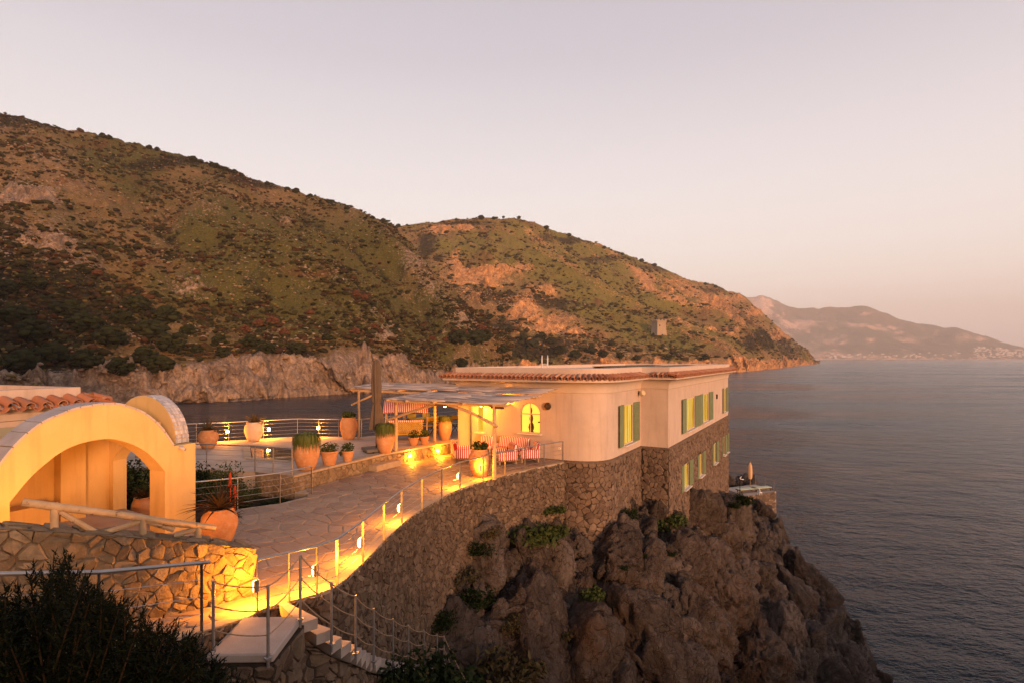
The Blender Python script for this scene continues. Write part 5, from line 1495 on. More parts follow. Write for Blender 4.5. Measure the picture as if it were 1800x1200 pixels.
# ------------------------------------------------------------------ gateway: plaster arches on four sides, tile-clad on top
aV = Vector((-.366, -.93, 0)).normalized(); nV = Vector((.93, -.366, 0)).normalized()   # along the front, out of the front
FR = Vector((-7.7, 13.84, 0))
gz = thing('arched_gateway', 'cream plaster gateway pavilion with wide arches glowing orange at the lower left', 'gateway', (-8.6, 11.6, 0))
def arch_wall(o, ax, th, W, op0, op1, spring, rise, ex0, ex1, sh, erise, mat, base=-.4, cap=None, name='arch', lof=None, hif=None, sl=None):
    """wall of length W from o along ax, thickness th (vector), an arched opening and a curved top"""
    c = (op0+op1)/2; r = (op1-op0)/2; R = (r*r+rise*rise)/(2*rise); zc = spring+rise-R
    ce_ = (ex0+ex1)/2; re = (ex1-ex0)/2; RE = (re*re+erise*erise)/(2*erise); zce = sh+erise-RE
    lo = lambda u: zc+math.sqrt(max(0, R*R-(u-c)**2)) if op0 < u < op1 else None
    hi = lambda u: zce+math.sqrt(max(0, RE*RE-(u-ce_)**2)) if ex0 <= u <= ex1 else sh
    us = sorted({0, W, op0, op1, ex0, ex1} | {op0+(op1-op0)*k/40 for k in range(41)} | {ex0+(ex1-ex0)*k/40 for k in range(41)})
    q = lambda u, z, k: tuple(o+ax*u+th*k+Vector((0, 0, z)))
    m = MB(); 
    LO = lof or (lambda u: zc+math.sqrt(max(0, R*R-(u-c)**2)))
    HI = hif or (lambda u: zce+math.sqrt(max(0, RE*RE-(u-ce_)**2)))
    sl = sh if sl is None else sl
    for u0, u1 in zip(us, us[1:]):
        if u1-u0 < 1e-5: continue
        um = (u0+u1)/2; ino = op0 < um < op1
        b0 = LO(u0) if ino else base; b1 = LO(u1) if ino else base
        ie = ex0 < um < ex1; s_ = sh if um < ce_ else sl
        t0 = HI(u0) if ie else s_; t1 = HI(u1) if ie else s_
        m.add([q(u0, b0, 0), q(u1, b1, 0), q(u1, t1, 0), q(u0, t0, 0)], [(0, 1, 2, 3)])
        m.add([q(u0, b0, 1), q(u1, b1, 1), q(u1, t1, 1), q(u0, t0, 1)], [(3, 2, 1, 0)])
        m.add([q(u0, t0, 0), q(u1, t1, 0), q(u1, t1, 1), q(u0, t0, 1)], [(0, 1, 2, 3)])
        if ino: m.add([q(u0, b0, 0), q(u1, b1, 0), q(u1, b1, 1), q(u0, b0, 1)], [(3, 2, 1, 0)])
    for u, z0, z1 in ((0, base, sh), (W, base, sl), (op0, base, LO(op0)), (op1, base, LO(op1))):
        m.add([q(u, z0, 0), q(u, z1, 0), q(u, z1, 1), q(u, z0, 1)], [(0, 1, 2, 3)])
    return m.build(name, mat, gz), (ce_, RE, zce, re)
def on_front(px, py):      # (along the front, height) of a point of the front face
    k = (px-900)/1000; t = (FR.x-k*FR.y)/(k*aV.y-aV.x); y = FR.y+aV.y*t; return t, CAMZ-y*(py-630)/1000
def curve(pts):            # smooth curve through points sorted along the front
    P_ = sorted(on_front(*p) for p in pts); d = []
    for i in range(len(P_)-1):
        p0, p1, p2, p3 = P_[max(0, i-1)], P_[i], P_[i+1], P_[min(len(P_)-1, i+2)]
        for k in range(10):
            t = k/10; d.append(tuple(.5*((2*p1[a])+(p2[a]-p0[a])*t+(2*p0[a]-5*p1[a]+4*p2[a]-p3[a])*t*t+(3*p1[a]-p0[a]-3*p2[a]+p3[a])*t**3) for a in (0, 1)))
    d.append(P_[-1]); ts, zs = zip(*d); return P_[0][0], P_[-1][0], (lambda u: float(np.interp(u, ts, zs)))
i0, i1, LOF = curve([(290, 828), (275, 810), (250, 789), (217, 775), (180, 771), (120, 787), (62, 830), (17, 882)])
x0, x1, HIF = curve([(305, 783), (285, 754), (262, 732), (240, 720), (215, 712), (191, 710), (144, 716), (110, 727), (68, 747), (30, 780), (0, 816), (-30, 856)])
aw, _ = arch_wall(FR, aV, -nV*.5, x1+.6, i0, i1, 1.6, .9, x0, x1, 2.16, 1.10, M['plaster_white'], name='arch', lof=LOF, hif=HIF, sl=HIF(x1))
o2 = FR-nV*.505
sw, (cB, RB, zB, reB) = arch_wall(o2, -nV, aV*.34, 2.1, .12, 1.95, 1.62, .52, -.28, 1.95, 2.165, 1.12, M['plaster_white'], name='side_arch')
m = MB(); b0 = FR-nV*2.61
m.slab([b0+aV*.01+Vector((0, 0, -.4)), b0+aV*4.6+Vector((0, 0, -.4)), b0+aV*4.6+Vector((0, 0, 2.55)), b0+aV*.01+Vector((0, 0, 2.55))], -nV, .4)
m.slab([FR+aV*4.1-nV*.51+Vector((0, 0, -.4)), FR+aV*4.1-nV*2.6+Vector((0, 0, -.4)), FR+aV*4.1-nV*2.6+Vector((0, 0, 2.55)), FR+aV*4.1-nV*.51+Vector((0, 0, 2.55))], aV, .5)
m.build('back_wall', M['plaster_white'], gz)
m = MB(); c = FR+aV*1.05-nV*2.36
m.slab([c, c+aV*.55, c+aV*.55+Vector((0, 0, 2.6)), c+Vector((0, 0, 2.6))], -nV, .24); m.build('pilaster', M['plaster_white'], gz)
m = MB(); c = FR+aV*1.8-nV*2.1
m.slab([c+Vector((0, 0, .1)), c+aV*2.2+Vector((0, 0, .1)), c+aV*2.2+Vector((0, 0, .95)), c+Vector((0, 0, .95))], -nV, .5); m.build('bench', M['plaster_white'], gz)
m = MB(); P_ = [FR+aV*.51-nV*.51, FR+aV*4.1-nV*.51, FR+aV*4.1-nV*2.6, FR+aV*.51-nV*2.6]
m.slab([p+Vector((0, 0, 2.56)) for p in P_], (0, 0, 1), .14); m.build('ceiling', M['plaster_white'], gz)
# capping slabs on the front arch, small glazed tiles on the side arch
n = 16
for i in range(n):
    m = MB(); vs_ = []
    for k in range(5):
        u = x0+(x1-x0)*(i+.03+.94*k/4)/n; du_ = .02; sl_ = (HIF(u+du_)-HIF(u-du_))/(2*du_); ll = math.hypot(1, sl_)
        for rr in (-.01, .032+.006*(i % 2)):
            uu, z = u-sl_/ll*rr, HIF(u)+rr/ll
            for d in (.0, .52): vs_.append(FR+aV*uu-nV*(d-.012)+Vector((0, 0, z)))
    fs = []
    for k in range(4):
        a = k*4; fs += [(a+2, a+3, a+7, a+6), (a, a+4, a+5, a+1), (a, a+2, a+6, a+4), (a+1, a+5, a+7, a+3)]
    fs += [(0, 1, 3, 2), (16, 18, 19, 17)]
    m.add(vs_, fs); m.build('cap_slab', M['captile'], gz)
m = MB(); th0 = math.asin(reB/RB); na, nw_ = 34, 8
for i in range(na):
    for j in range(nw_):
        a0 = -th0+2*th0*(i+.07)/na; a1 = -th0+2*th0*(i+.93)/na; w0, w1 = .34*(j+.07)/nw_, .34*(j+.93)/nw_
        if cB+RB*math.sin((a0+a1)/2) < -.30 or cB+RB*math.sin((a0+a1)/2) > 2.1: continue
        vs_ = []
        for rr in (RB-.005, RB+.014):
            for a, w_ in ((a0, w0), (a1, w0), (a1, w1), (a0, w1)):
                vs_.append(o2-nV*(cB+rr*math.sin(a))+aV*w_+Vector((0, 0, zB+rr*math.cos(a))))
        m.add(vs_, [(4, 5, 6, 7), (0, 1, 5, 4), (1, 2, 6, 5), (2, 3, 7, 6), (3, 0, 4, 7)])
m.build('tile_cladding', M['smalltile'], gz, kind='stuff')
m = MB(); c = FR+aV*.42+Vector((0, 0, 2.1)); m.tube([c-nV*.15, c+nV*.06, c+nV*.16+Vector((0, 0, -.03))], [.05, .05, .04], 10); m.build('spout', M['captile'], gz, smooth=True)
# lantern under the side arch
c = FR-nV*1.05+aV*.25+Vector((0, 0, 1.66))
ln = thing('hanging_lantern', 'black bell shaped lantern hanging in the side arch of the gateway', 'lantern', c)
m = MB(); m.lathe([(.02, .32), (.05, .28), (.07, .2), (.12, .1), (.19, .02), (.20, 0), (.18, .0)], 16); m.build('shade', M['black'], ln, local=True, smooth=True, auto=40)
m = MB(); m.tube([(0, 0, .3), (0, 0, .5)], .008, 6); m.build('rod', M['black'], ln, local=True)
m = MB(); m.lathe([(.02, -.05), (.05, -.02), (.055, .03), (.03, .08)], 12); m.build('bulb', M['globe'], ln, local=True, smooth=True)

# ------------------------------------------------------------------ low tiled outbuilding behind the gateway
ob = thing('tiled_outbuilding', 'low outbuilding with a plastered parapet, roof tiles and a stone lintel behind the gateway', 'building', (-12.1, 14.2, 0))
R0 = Vector((-11.57, 15.3)); dF = Vector((aV.x, aV.y)); dB = -Vector((nV.x, nV.y))
OF = [R0+dF*6.5, R0, R0+dB*3.6, R0+dB*3.6+dF*6.5]
OF = OF if True else OF
sweep_p = vil
def sweep2(prof, poly, name, mat, parent):
    rings = [[(p.x, p.y, z) for p in offs(poly, d)] for d, z in prof]; n = len(poly)
    m = MB(); m.add([q for r in rings for q in r], [(k*n+i, k*n+(i+1) % n, (k+1)*n+(i+1) % n, (k+1)*n+i) for k in range(len(prof)-1) for i in range(n)]); return m.build(name, mat, parent)
def ccw(p):
    return sum(p[i].x*p[(i+1) % len(p)].y-p[(i+1) % len(p)].x*p[i].y for i in range(len(p))) > 0
if not ccw(OF): OF = OF[::-1]
sweep2([(0, 2.42), (.0, 2.68), (.05, 2.70), (.06, 2.86), (.12, 2.92), (.34, 2.99), (.34, 3.05), (.05, 3.14)], OF, 'cornice', M['plaster'], ob)
sweep2([(-.02, 3.13), (-.02, 3.44), (-.24, 3.45), (-.24, 3.2)], OF, 'parapet', M['plaster'], ob)
m = MB(); m.prism([(p.x, p.y) for p in offs(OF, -.2)], 3.15, 3.24); m.build('roof', M['roof_flat'], ob)
m = MB(); m.prism([(p.x, p.y) for p in offs(OF, .02)], 2.12, 2.415); m.build('lintel', M['stone_light'], ob)
# front piers and dark opening
m = MB()
for u in (0.0, 5.6): 
    c = R0+dF*u; m.slab([(c.x, c.y, -.3), (c.x+dF.x*.8, c.y+dF.y*.8, -.3), (c.x+dF.x*.8, c.y+dF.y*.8, 2.12), (c.x, c.y, 2.12)], -nV, .5)
c = R0+dB*3.1; m.slab([(c.x, c.y, -.3), (c.x+dF.x*6.5, c.y+dF.y*6.5, -.3), (c.x+dF.x*6.5, c.y+dF.y*6.5, 2.12), (c.x, c.y, 2.12)], -nV, .4)
m.build('wall', M['plaster_white'], ob)
cov2 = tile_mesh('roof_tile', .5, .125, .105, .02); pan2 = tile_mesh('roof_tile_pan', .5, .12, .10, .02, up=False)
eds = [i for i in range(4) if (lambda a, b: ((Vector((b.y-a.y, a.x-b.x)).normalized()).dot(Vector((nV.x, nV.y))) > .9) or (Vector((b.y-a.y, a.x-b.x)).normalized().dot(-dF) > .9))(OF[i], OF[(i+1) % 4])]
tile_row(ob, OF, .50, 3.04, .0, 3.20, .36, cov2, pan2, n_edges=eds, seed=5, jitter=.02, zrot=.07)
# ------------------------------------------------------------------ pergola
pg = thing('pergola', 'log pergola roofed with weathered reed mats in front of the villa', 'pergola', (-2.5, 21.5, 0))
lft = Vector((-.872, .49, 0)).normalized()
O_ = Vector((-.4, 19.6, 0))
def pq(s, t, z): return O_+U*s+lft*t+Vector((0, 0, z))
def reed_mat(name, s0, s1, t0, t1, z0, z1, seed, pitch=.032):
    rg = random.Random(seed); m = MB(); n = int((s1-s0)/pitch)
    for i in range(n):
        s = s0+(s1-s0)*(i+.5)/n; z = z0+(z1-z0)*(i+.5)/n
        cuts = [t0-rg.uniform(0, .14)]
        x = t0
        while x < t1-1.2: x += rg.uniform(1.2, 2.6); cuts.append(min(x, t1-.3))
        cuts.append(t1+rg.uniform(0, .16))
        for a, b in zip(cuts, cuts[1:]):
            r = rg.uniform(.012, .02); dz = rg.uniform(-.008, .014); sw_ = rg.uniform(-.012, .012)
            sag = [-.02*math.sin(math.pi*min(1, max(0, (q-t0)/(t1-t0)))*3) for q in (a, (a+b)/2, b)]
            m.tube([pq(s+sw_, a, z+dz+sag[0]), pq(s, (a+b)/2, z+dz+.006+sag[1]), pq(s-sw_, b-.01, z+dz+sag[2])], r, 5)
    return m.build(name, M['reed'], pg, smooth=True, kind='stuff')
reed_mat('reed_mat', 0, 2.86, -.05, 5.2, 2.64, 2.775, 1)
reed_mat('reed_mat', 2.80, 5.0, -.0, 10.0, 2.83, 3.0, 2)
def log(pts, r, name='beam', mat='log', n=9):
    m = MB(); m.tube(pts, r, n); return m.build(name, M[mat], pg, smooth=True, auto=40)
P1, P2, P3, P4, P5 = Vector((-.62, 19.85, -.01)), Vector((-4.65, 22.75, .5)), Vector((-7.1, 26.35, .5)), Vector((-5.4, 28.5, .5)), Vector((-3.43, 25.2, .5))
for p, zt_, r in ((P1, 2.56, .065), (P2, 2.56, .06), (P3, 2.74, .055), (P4, 2.80, .055), (P5, 2.66, .065)):
    q = p.copy(); q.z = zt_; mid = p.lerp(q, .5)+Vector((.012, .01, 0)); log([p, mid, q], [r*1.06, r, r*.94], 'post')
log([pq(.12, -.15, 2.575), pq(.12, 2.5, 2.55), pq(.12, 5.15, 2.57)], .055)
log([pq(2.75, -.02, 2.70), pq(2.85, 5, 2.68), pq(2.9, 9.9, 2.72)], .055)
log([pq(4.75, .35, 2.90), pq(4.8, 5, 2.87), pq(4.8, 9.7, 2.88)], .05)
for t in (.25, 1.5, 2.8, 4.1, 5.05):
    log([pq(-.1, t, 2.60), pq(2.78, t, 2.725)], .036, 'rafter')
for t in (.6, 2.1, 3.6, 5.2, 6.8, 8.3, 9.7):
    log([pq(2.6, t, 2.77), pq(4.95, t, 2.945)], .036, 'rafter')
# bent log braces
def bez(a, b, c, n=10): return [a*(1-k/n)**2+b*2*(k/n)*(1-k/n)+c*(k/n)**2 for k in range(n+1)]
e1 = P1.lerp(P2, -.04); e2 = P1.lerp(P2, 1.07)
mid = P1.lerp(P2, .52)
s1 = [Vector((e2.x, e2.y, 1.74)), Vector((P2.lerp(P1, .2).x, P2.lerp(P1, .2).y, 2.12)), Vector((mid.x, mid.y, 2.53))]
off = Vector((-.05, -.09, 0))
log([p+off for p in bez(s1[0], s1[1]+Vector((0, 0, .05)), s1[2])]+[p+off for p in bez(s1[2], Vector((P1.lerp(P2, .32).x, P1.lerp(P2, .32).y, 2.56)), Vector((e1.x, e1.y, 1.86)))[1:]], .052, 'brace')
e3 = P3+lft*.45; top3 = P3.lerp(Vector((-4.9, 25.3, .5)), .55)
log(bez(Vector((e3.x, e3.y, 2.05)), Vector((P3.x+.5, P3.y-.2, 2.45)), Vector((top3.x, top3.y, 2.72))), .045, 'brace')
log(bez(Vector((P5.x-.1, P5.y, 2.3)), Vector((P5.x+.2, P5.y-.1, 2.55)), Vector((P5.x+.9, P5.y-.4, 2.62)), 5), .045, 'brace')
# dark bracket blocks under the beam ends
for t in (.2, 2.6):
    m = MB(); c = pq(.12, t, 2.50); m.box(c, (.5, .1, .08), rz=math.atan2(lft.y, lft.x)); m.build('bracket', M['wood_dark'], pg)

# ------------------------------------------------------------------ lamps
LAMP = (1.0, .315, .016)
def glow_light(t, loc, power, r=.05, col=LAMP, spot=None, aim=None):
    ld = bpy.data.lights.new('lamp_light', 'SPOT' if spot else 'POINT'); ld.energy = power; ld.color = col; ld.shadow_soft_size = r
    if spot: ld.spot_size = rad(spot); ld.spot_blend = .6
    o = bpy.data.objects.new('lamp_light', ld); COL.objects.link(o); o.parent = t; o.location = loc
    if aim: o.rotation_euler = Vector(aim).to_track_quat('-Z', 'Y').to_euler()
    return o
def bulkhead(p, yaw, label, power, group='bulkhead lamps on the walkway railing', reach=1.0):
    """half-moon bulkhead fixed to a railing post, lens turned to the walkway (local -x)"""
    t = thing('bulkhead_lamp', label, 'lamp', p, yaw, group)
    m = MB(); vs_ = []
    for k in range(13):
        a = math.pi*k/12; z = -.10*math.cos(a); d = .055*math.sin(a)
        vs_ += [(-d, -.045, z), (-d, .045, z)]
    m.add(vs_, [(2*k, 2*k+2, 2*k+3, 2*k+1) for k in range(12)]+[tuple(range(0, 26, 2)), tuple(range(25, 0, -2))]); m.build('lens', M['lens'], t, local=True)
    m = MB(); m.box((.022, 0, 0), (.03, .09, .20), bev=.008); m.build('housing', M['steel'], t, local=True)
    glow_light(t, (-.13, 0, .0), power, .045)
    return t
for i, (k, pw_) in enumerate(((0, 220), (2, 150), (4, 140), (6, 150), (9, 150))):
    p = wposts[k]; a = EP
    nn = (wposts[min(k+1, len(wposts)-1)]-wposts[max(k-1, 0)]).normalized(); yaw = math.atan2(nn.y, nn.x)-math.pi/2
    off = Vector((-nn.y, nn.x, 0))*.05
    bulkhead(p+off+Vector((0, 0, .40)), yaw, ['glowing half moon lamp on the first post of the walkway railing beside the rubble wall', 'glowing half moon lamp above the rope railing, second along the walkway', 'glowing half moon lamp where the walkway railing begins to climb', 'glowing half moon lamp halfway along the curved walkway railing', 'glowing half moon lamp on the walkway railing nearest the big lit jar'][i], pw_)
p = wposts[10]; bulkhead(p+Vector((-.10, .10, .42)), -math.pi/2+.15, 'lamp on the railing post right beside the brightly lit jar', 120)
def bulb_on_post(p, label, power=190, group='bulbs on the terrace railing posts'):
    t = thing('post_bulb', label, 'lamp', p, 0, group)
    m = MB(); m.lathe([(.01, -.07), (.05, -.05), (.068, 0), (.05, .05), (.02, .07)], 14); m.build('globe', M['bulb'], t, local=True, smooth=True)
    m = MB(); m.box((0, .06, 0), (.05, .05, .07)); m.build('bracket', M['steel_dark'], t, local=True)
    glow_light(t, (0, -.12, .02), power, .05)
for (i, q) in ((0, (-12.75, 25.5)), (1, (-11.25, 26.33)), (2, (-9.15, 26.87))):
    bulb_on_post(Vector((q[0], q[1], .93)), ['bright bulb on the far terrace railing left of the pale jar', 'bright bulb on the far terrace railing right of the pale jar', 'bright bulb on the far terrace railing nearest the pergola'][i])
for i, (u, lab) in enumerate(((5.9, 'round light set in the low terrace wall under the grassy jar'), (7.55, 'round light set in the low terrace wall beside the striped chairs'))):
    p = LW2.at(u, .06, .24)
    t = thing('wall_light', lab, 'lamp', p, 0, 'lights in the low terrace wall')
    n_ = (LW2.at(u, 1)-LW2.at(u, 0))
    m = MB(); m.lathe([(.02, -.05), (.055, -.03), (.07, 0), (.055, .03), (.02, .05)], 12); m.build('lens', M['bulb'], t, local=True, smooth=True)
    m = MB(); c = -n_*.05; m.box((c.x, c.y, 0), (.05, .16, .16), rz=math.atan2(n_.y, n_.x)); m.build('plate', M['steel_dark'], t, local=True)
    glow_light(t, n_*.14, 130, .05)
def pendant(p, cord, label):
    t = thing('pendant_lamp', label, 'lamp', p, 0, 'globe lamps hanging under the pergola')
    m = MB(); m.lathe([(.01, -.085), (.06, -.06), (.085, 0), (.06, .06), (.03, .08)], 16); m.build('globe', M['globe'], t, local=True, smooth=True)
    m = MB(); m.lathe([(.09, .05), (.07, .09), (.02, .13)], 12); m.tube([(0, 0, .1), (0, 0, .1+cord)], .006, 5); m.build('cap', M['black'], t, local=True)
    glow_light(t, (0, 0, -.14), 170, .09)
pendant(Vector((-1.36, 25.1, 2.16)), .5, 'round white globe lamp hanging before the villa facade')
pendant(Vector((-2.85, 24.2, 2.22)), .4, 'round white globe lamp hanging under the pergola left of the facade')
q, t_, nn = place(W0, A_, 2.55, .09)
sc = thing('wall_sconce', 'half bowl plaster sconce on the facade under the pergola roof', 'lamp', (q.x, q.y, 2.25), math.atan2(t_.y, t_.x))
m = MB(); m.lathe([(.03, -.13), (.12, -.09), (.19, 0), (.18, .005)], 18); m.build('bowl', M['plaster'], sc, local=True, smooth=True)
m = MB(); m.box((0, .06, -.05), (.1, .05, .1)); m.build('bracket', M['plaster'], sc, local=True)
glow_light(sc, (0, -.05, .1), 90, .05)
# spike lights that wash the gateway and the wall
def spike(p, aim, label, power, ang):
    t = thing('garden_spotlight', label, 'lamp', p, 0, 'small garden spotlights')
    a = Vector(aim).normalized()
    m = MB(); m.tube([-a*.09, a*.06], [.045, .055], 12); m.build('housing', M['black'], t, local=True)
    m = MB(); m.tube([a*.062, a*.066], .045, 12); m.build('lens', M['lens'], t, local=True)
    m = MB(); m.tube([(0, 0, -.25), (0, 0, -.04)], .012, 6); m.build('spike', M['black'], t, local=True)
    glow_light(t, a*.09, power, .05, spot=ang, aim=a)

# ------------------------------------------------------------------ planters
def leafcards(rg, n, center, radii, size, m, flat=.0):
    for _ in range(n):
        d = Vector((rg.gauss(0, 1), rg.gauss(0, 1), rg.gauss(0, 1))).normalized()*(rg.random()**.4)
        c = Vector(center)+Vector((d.x*radii[0], d.y*radii[1], d.z*radii[2]))
        a = Vector((rg.gauss(0, 1), rg.gauss(0, 1), rg.gauss(0, .7)+flat)).normalized(); b = a.cross(Vector((rg.gauss(0, 1), rg.gauss(0, 1), rg.gauss(0, 1)))).normalized()
        L = size*rg.uniform(.6, 1.3); w_ = L*.42
        m.add([c-a*L*.5, c+b*w_*.5, c+a*L*.5, c-b*w_*.5], [(0, 1, 2, 3)])
def agave(n, L, z, mat, name, seed, parent, w0=.07, droop=.6):
    rg = random.Random(seed); m = MB()
    for i in range(n):
        a = i*2.4; el = rg.uniform(.15, 1.25); l_ = L*rg.uniform(.75, 1.1); pts = []; wd = Vector((-math.sin(a), math.cos(a), 0))
        vs_ = []
        for k in range(7):
            t = k/6; r = l_*t*math.cos(el)*(1-.05*t); zz = z+l_*t*math.sin(el)-droop*l_*t*t*math.cos(el)*.75
            w_ = w0*(1-t)**.7*(.8+.5*math.sin(math.pi*min(1, t*1.6)))
            c = Vector((math.cos(a)*r, math.sin(a)*r, zz)); up = Vector((0, 0, w_*.35))
            vs_ += [c-wd*w_*.5+up, c, c+wd*w_*.5+up]
        fs = []
        for k in range(6):
            b = k*3; fs += [(b, b+1, b+4, b+3), (b+1, b+2, b+5, b+4)]
        m.add(vs_, fs)
    return m.build(name, mat, parent, local=True, smooth=False)
def grass_tuft(n, R, z, fall, seed, parent, lift=.16):
    """mop of blades that rise from the rim and hang down over it"""
    rg = random.Random(seed); m = MB()
    for i in range(n):
        a = rg.random()*6.283; wd = Vector((-math.sin(a), math.cos(a), 0))*rg.uniform(.010, .018)
        x0 = R*.75*rg.random(); x1 = R*rg.uniform(.75, 1.13); lf_ = lift*rg.uniform(.6, 1.3); fl_ = fall*rg.uniform(.35, 1.1)*(x1/R)
        vs_ = []
        for k in range(7):
            t = k/6; r = x0+(x1-x0)*math.sin(min(1, t*1.5)*math.pi/2); zz = z+lf_*math.sin(math.pi*min(1, t*1.15))**.7*(1.15-.35*r/R)-fl_*max(0, t-.38)**1.5*2.0
            c = Vector((math.cos(a)*r, math.sin(a)*r, zz)); vs_ += [c-wd*(1-t*.75), c+wd*(1-t*.75)]
        m.add(vs_, [(2*k, 2*k+1, 2*k+3, 2*k+2) for k in range(6)])
    return m.build('grass', M['grassleaf'], parent, local=True)
def jar(p, w_, h, label, plant_kind, mat='terracotta', seed=1, kind='jar', cat='planter', group='terracotta planters', ph=None):
    t = thing('terracotta_jar' if kind == 'jar' else 'terracotta_pot', label, cat, p, seed*.7, group)
    r = w_/2
    if kind == 'jar':
        prof = [(r*.52, 0), (r*.60, .02*h), (r*.80, .22*h), (r*.96, .45*h), (r, .62*h), (r*.93, .80*h), (r*.76, .92*h), (r*.70, .955*h)]
        top = h*.94; ro = r*.66
    else:
        prof = [(r*.58, 0), (r*.62, .02*h), (r*.80, .5*h), (r*.93, .86*h)]; top = h*.9; ro = r*.86
    m = MB(); m.lathe(prof, 28, ripple=lambda a, z: .006*math.sin(3*a+seed)+.004*math.sin(z*9+seed)); m.build('body', M[mat], t, local=True, smooth=True, auto=50)
    m = MB(); rr = prof[-1][0]; m.lathe([(rr*.98, top-.02), (rr*1.08, top), (rr*1.09, top+.045), (rr*.94, top+.05), (rr*.9, top-.0)], 28); m.build('rim', M[mat], t, local=True, smooth=True, auto=50)
    m = MB(); m.lathe([(ro, top-.02), (ro*.6, top+.005), (.01, top+.02)], 16); m.build('soil', M['soil'], t, local=True)
    rg = random.Random(seed)
    if plant_kind == 'grass': grass_tuft(620, r*.98, top, h*.30, seed, t, h*.23)
    elif plant_kind == 'grass_short': grass_tuft(420, r*.85, top, h*.18, seed, t, h*.14)
    elif plant_kind == 'agave': agave(38, ph or .72, top+.02, M['agave'], 'rosette', seed, t, .085, .55)
    elif plant_kind == 'aloe': agave(64, ph or .6, top+.02, M['agave_red'], 'rosette', seed, t, .06, .42)
    elif plant_kind == 'leafy':
        m = MB(); leafcards(rg, 170, (0, 0, top+.14), (r*.85, r*.85, .17), .17, m, .4); m.build('foliage', M['leaf'], t, local=True)
        m = MB(); [m.tube([(0, 0, top), (rg.uniform(-r, r)*.6, rg.uniform(-r, r)*.6, top+.2)], .008, 4) for _ in range(7)]; m.build('stem', M['leaf'], t, local=True)
    elif plant_kind == 'bushy':
        m = MB(); leafcards(rg, 260, (0, 0, top+.16), (r*1.1, r*1.0, .20), .10, m); leafcards(rg, 60, (r*.9, 0, top-.02), (r*.5, r*.4, .15), .10, m); m.build('foliage', M['leaf'], t, local=True)
    return t
jar(Vector((-1.14, 20.35, -.005)), .80, 1.0, 'big terracotta jar with leafy plant, brightly lit beside the pergola post', 'leafy', seed=1)
jar(Vector((-4.98, 22.35, .505)), .72, .98, 'terracotta jar with drooping grass at the foot of the closed parasol', 'grass', seed=2)
jar(Vector((-6.86, 19.0, .505)), .86, 1.02, 'wide terracotta jar with drooping grass at the terrace corner beside the pool', 'grass', seed=3)
jar(Vector((-6.36, 19.8, .505)), .62, .50, 'flared terracotta pot with bushy green plant right of the wide grassy jar', 'bushy', seed=4, kind='pot')
jar(Vector((-5.92, 20.5, .505)), .44, .38, 'small terracotta pot with a green plant, smallest of the row on the terrace edge', 'bushy', seed=5, kind='pot')
jar(Vector((-7.52, 26.2, .505)), .80, 1.02, 'terracotta jar with leafy plant by the far railing and pergola post', 'leafy', seed=6)
jar(Vector((-11.62, 25.6, .505)), .80, .86, 'pale jar with spiky agave lit by bulbs at the far terrace railing', 'agave', 'terracotta_pale', seed=7)
jar(Vector((-12.6, 23.6, .505)), .78, .75, 'agave in a jar behind the dark shrubs at the terrace edge', 'agave', seed=8, ph=.8)
jar(Vector((-6.66, 12.95, -.01)), .78, .82, 'large orange jar with dark spiky aloe beside the gateway and log fence', 'aloe', seed=9, ph=.95)
jar(Vector((-9.95, 15.3, -.24)), .52, .72, 'small dark red jar standing behind the gateway side opening', 'aloe', seed=10, ph=.4)
jar(Vector((-3.05, 25.9, .505)), .62, 1.0, 'terracotta jar with short grass beside the left corner of the villa facade', 'grass_short', seed=11)
jar(Vector((-4.22, 24.35, .505)), .48, .32, 'low terracotta pot with green plant, left of two on the wall under the pergola', 'bushy', seed=12, kind='pot')
jar(Vector((-3.78, 24.55, .505)), .40, .34, 'low reddish pot with green plant, right of two on the wall under the pergola', 'bushy', seed=13, kind='pot')

# closed parasol on its base
pa = thing('closed_parasol', 'tall closed taupe cantilever parasol tied near its foot on the terrace', 'parasol', (-5.42, 22.75, .5))
rp = lambda a, z: .20*math.sin(8*a+z*1.2)+.10*math.sin(5*a+1+z*.6)
m = MB(); m.lathe([(.30, .88), (.285, .95), (.24, 1.3), (.175, 1.72), (.125, 1.92), (.155, 2.05), (.17, 2.6), (.16, 3.1), (.14, 3.45), (.09, 3.62), (.03, 3.66)], 48, ripple=rp); m.build('canopy', M['parasol'], pa, local=True, smooth=True)
m = MB(); m.lathe([(.145, 1.89), (.15, 1.92), (.145, 1.95)], 24); m.build('strap', M['parasol'], pa, local=True)
m = MB(); m.tube([(0, 0, .1), (0, 0, 3.68)], .035, 10); m.build('pole', M['steel_dark'], pa, local=True)
m = MB(); m.box((0, .0, .1), (1.0, .9, .13), rz=.5, bev=.02); m.build('base', M['grey_block'], pa, local=True)
m = MB(); [m.lathe([(.04, 0), (.04, .05)], 8, c=(x, y, 0)) for x, y in ((-.5, .0), (.0, -.5), (.45, .1), (.1, .5))]; m.build('wheel', M['black'], pa, local=True)

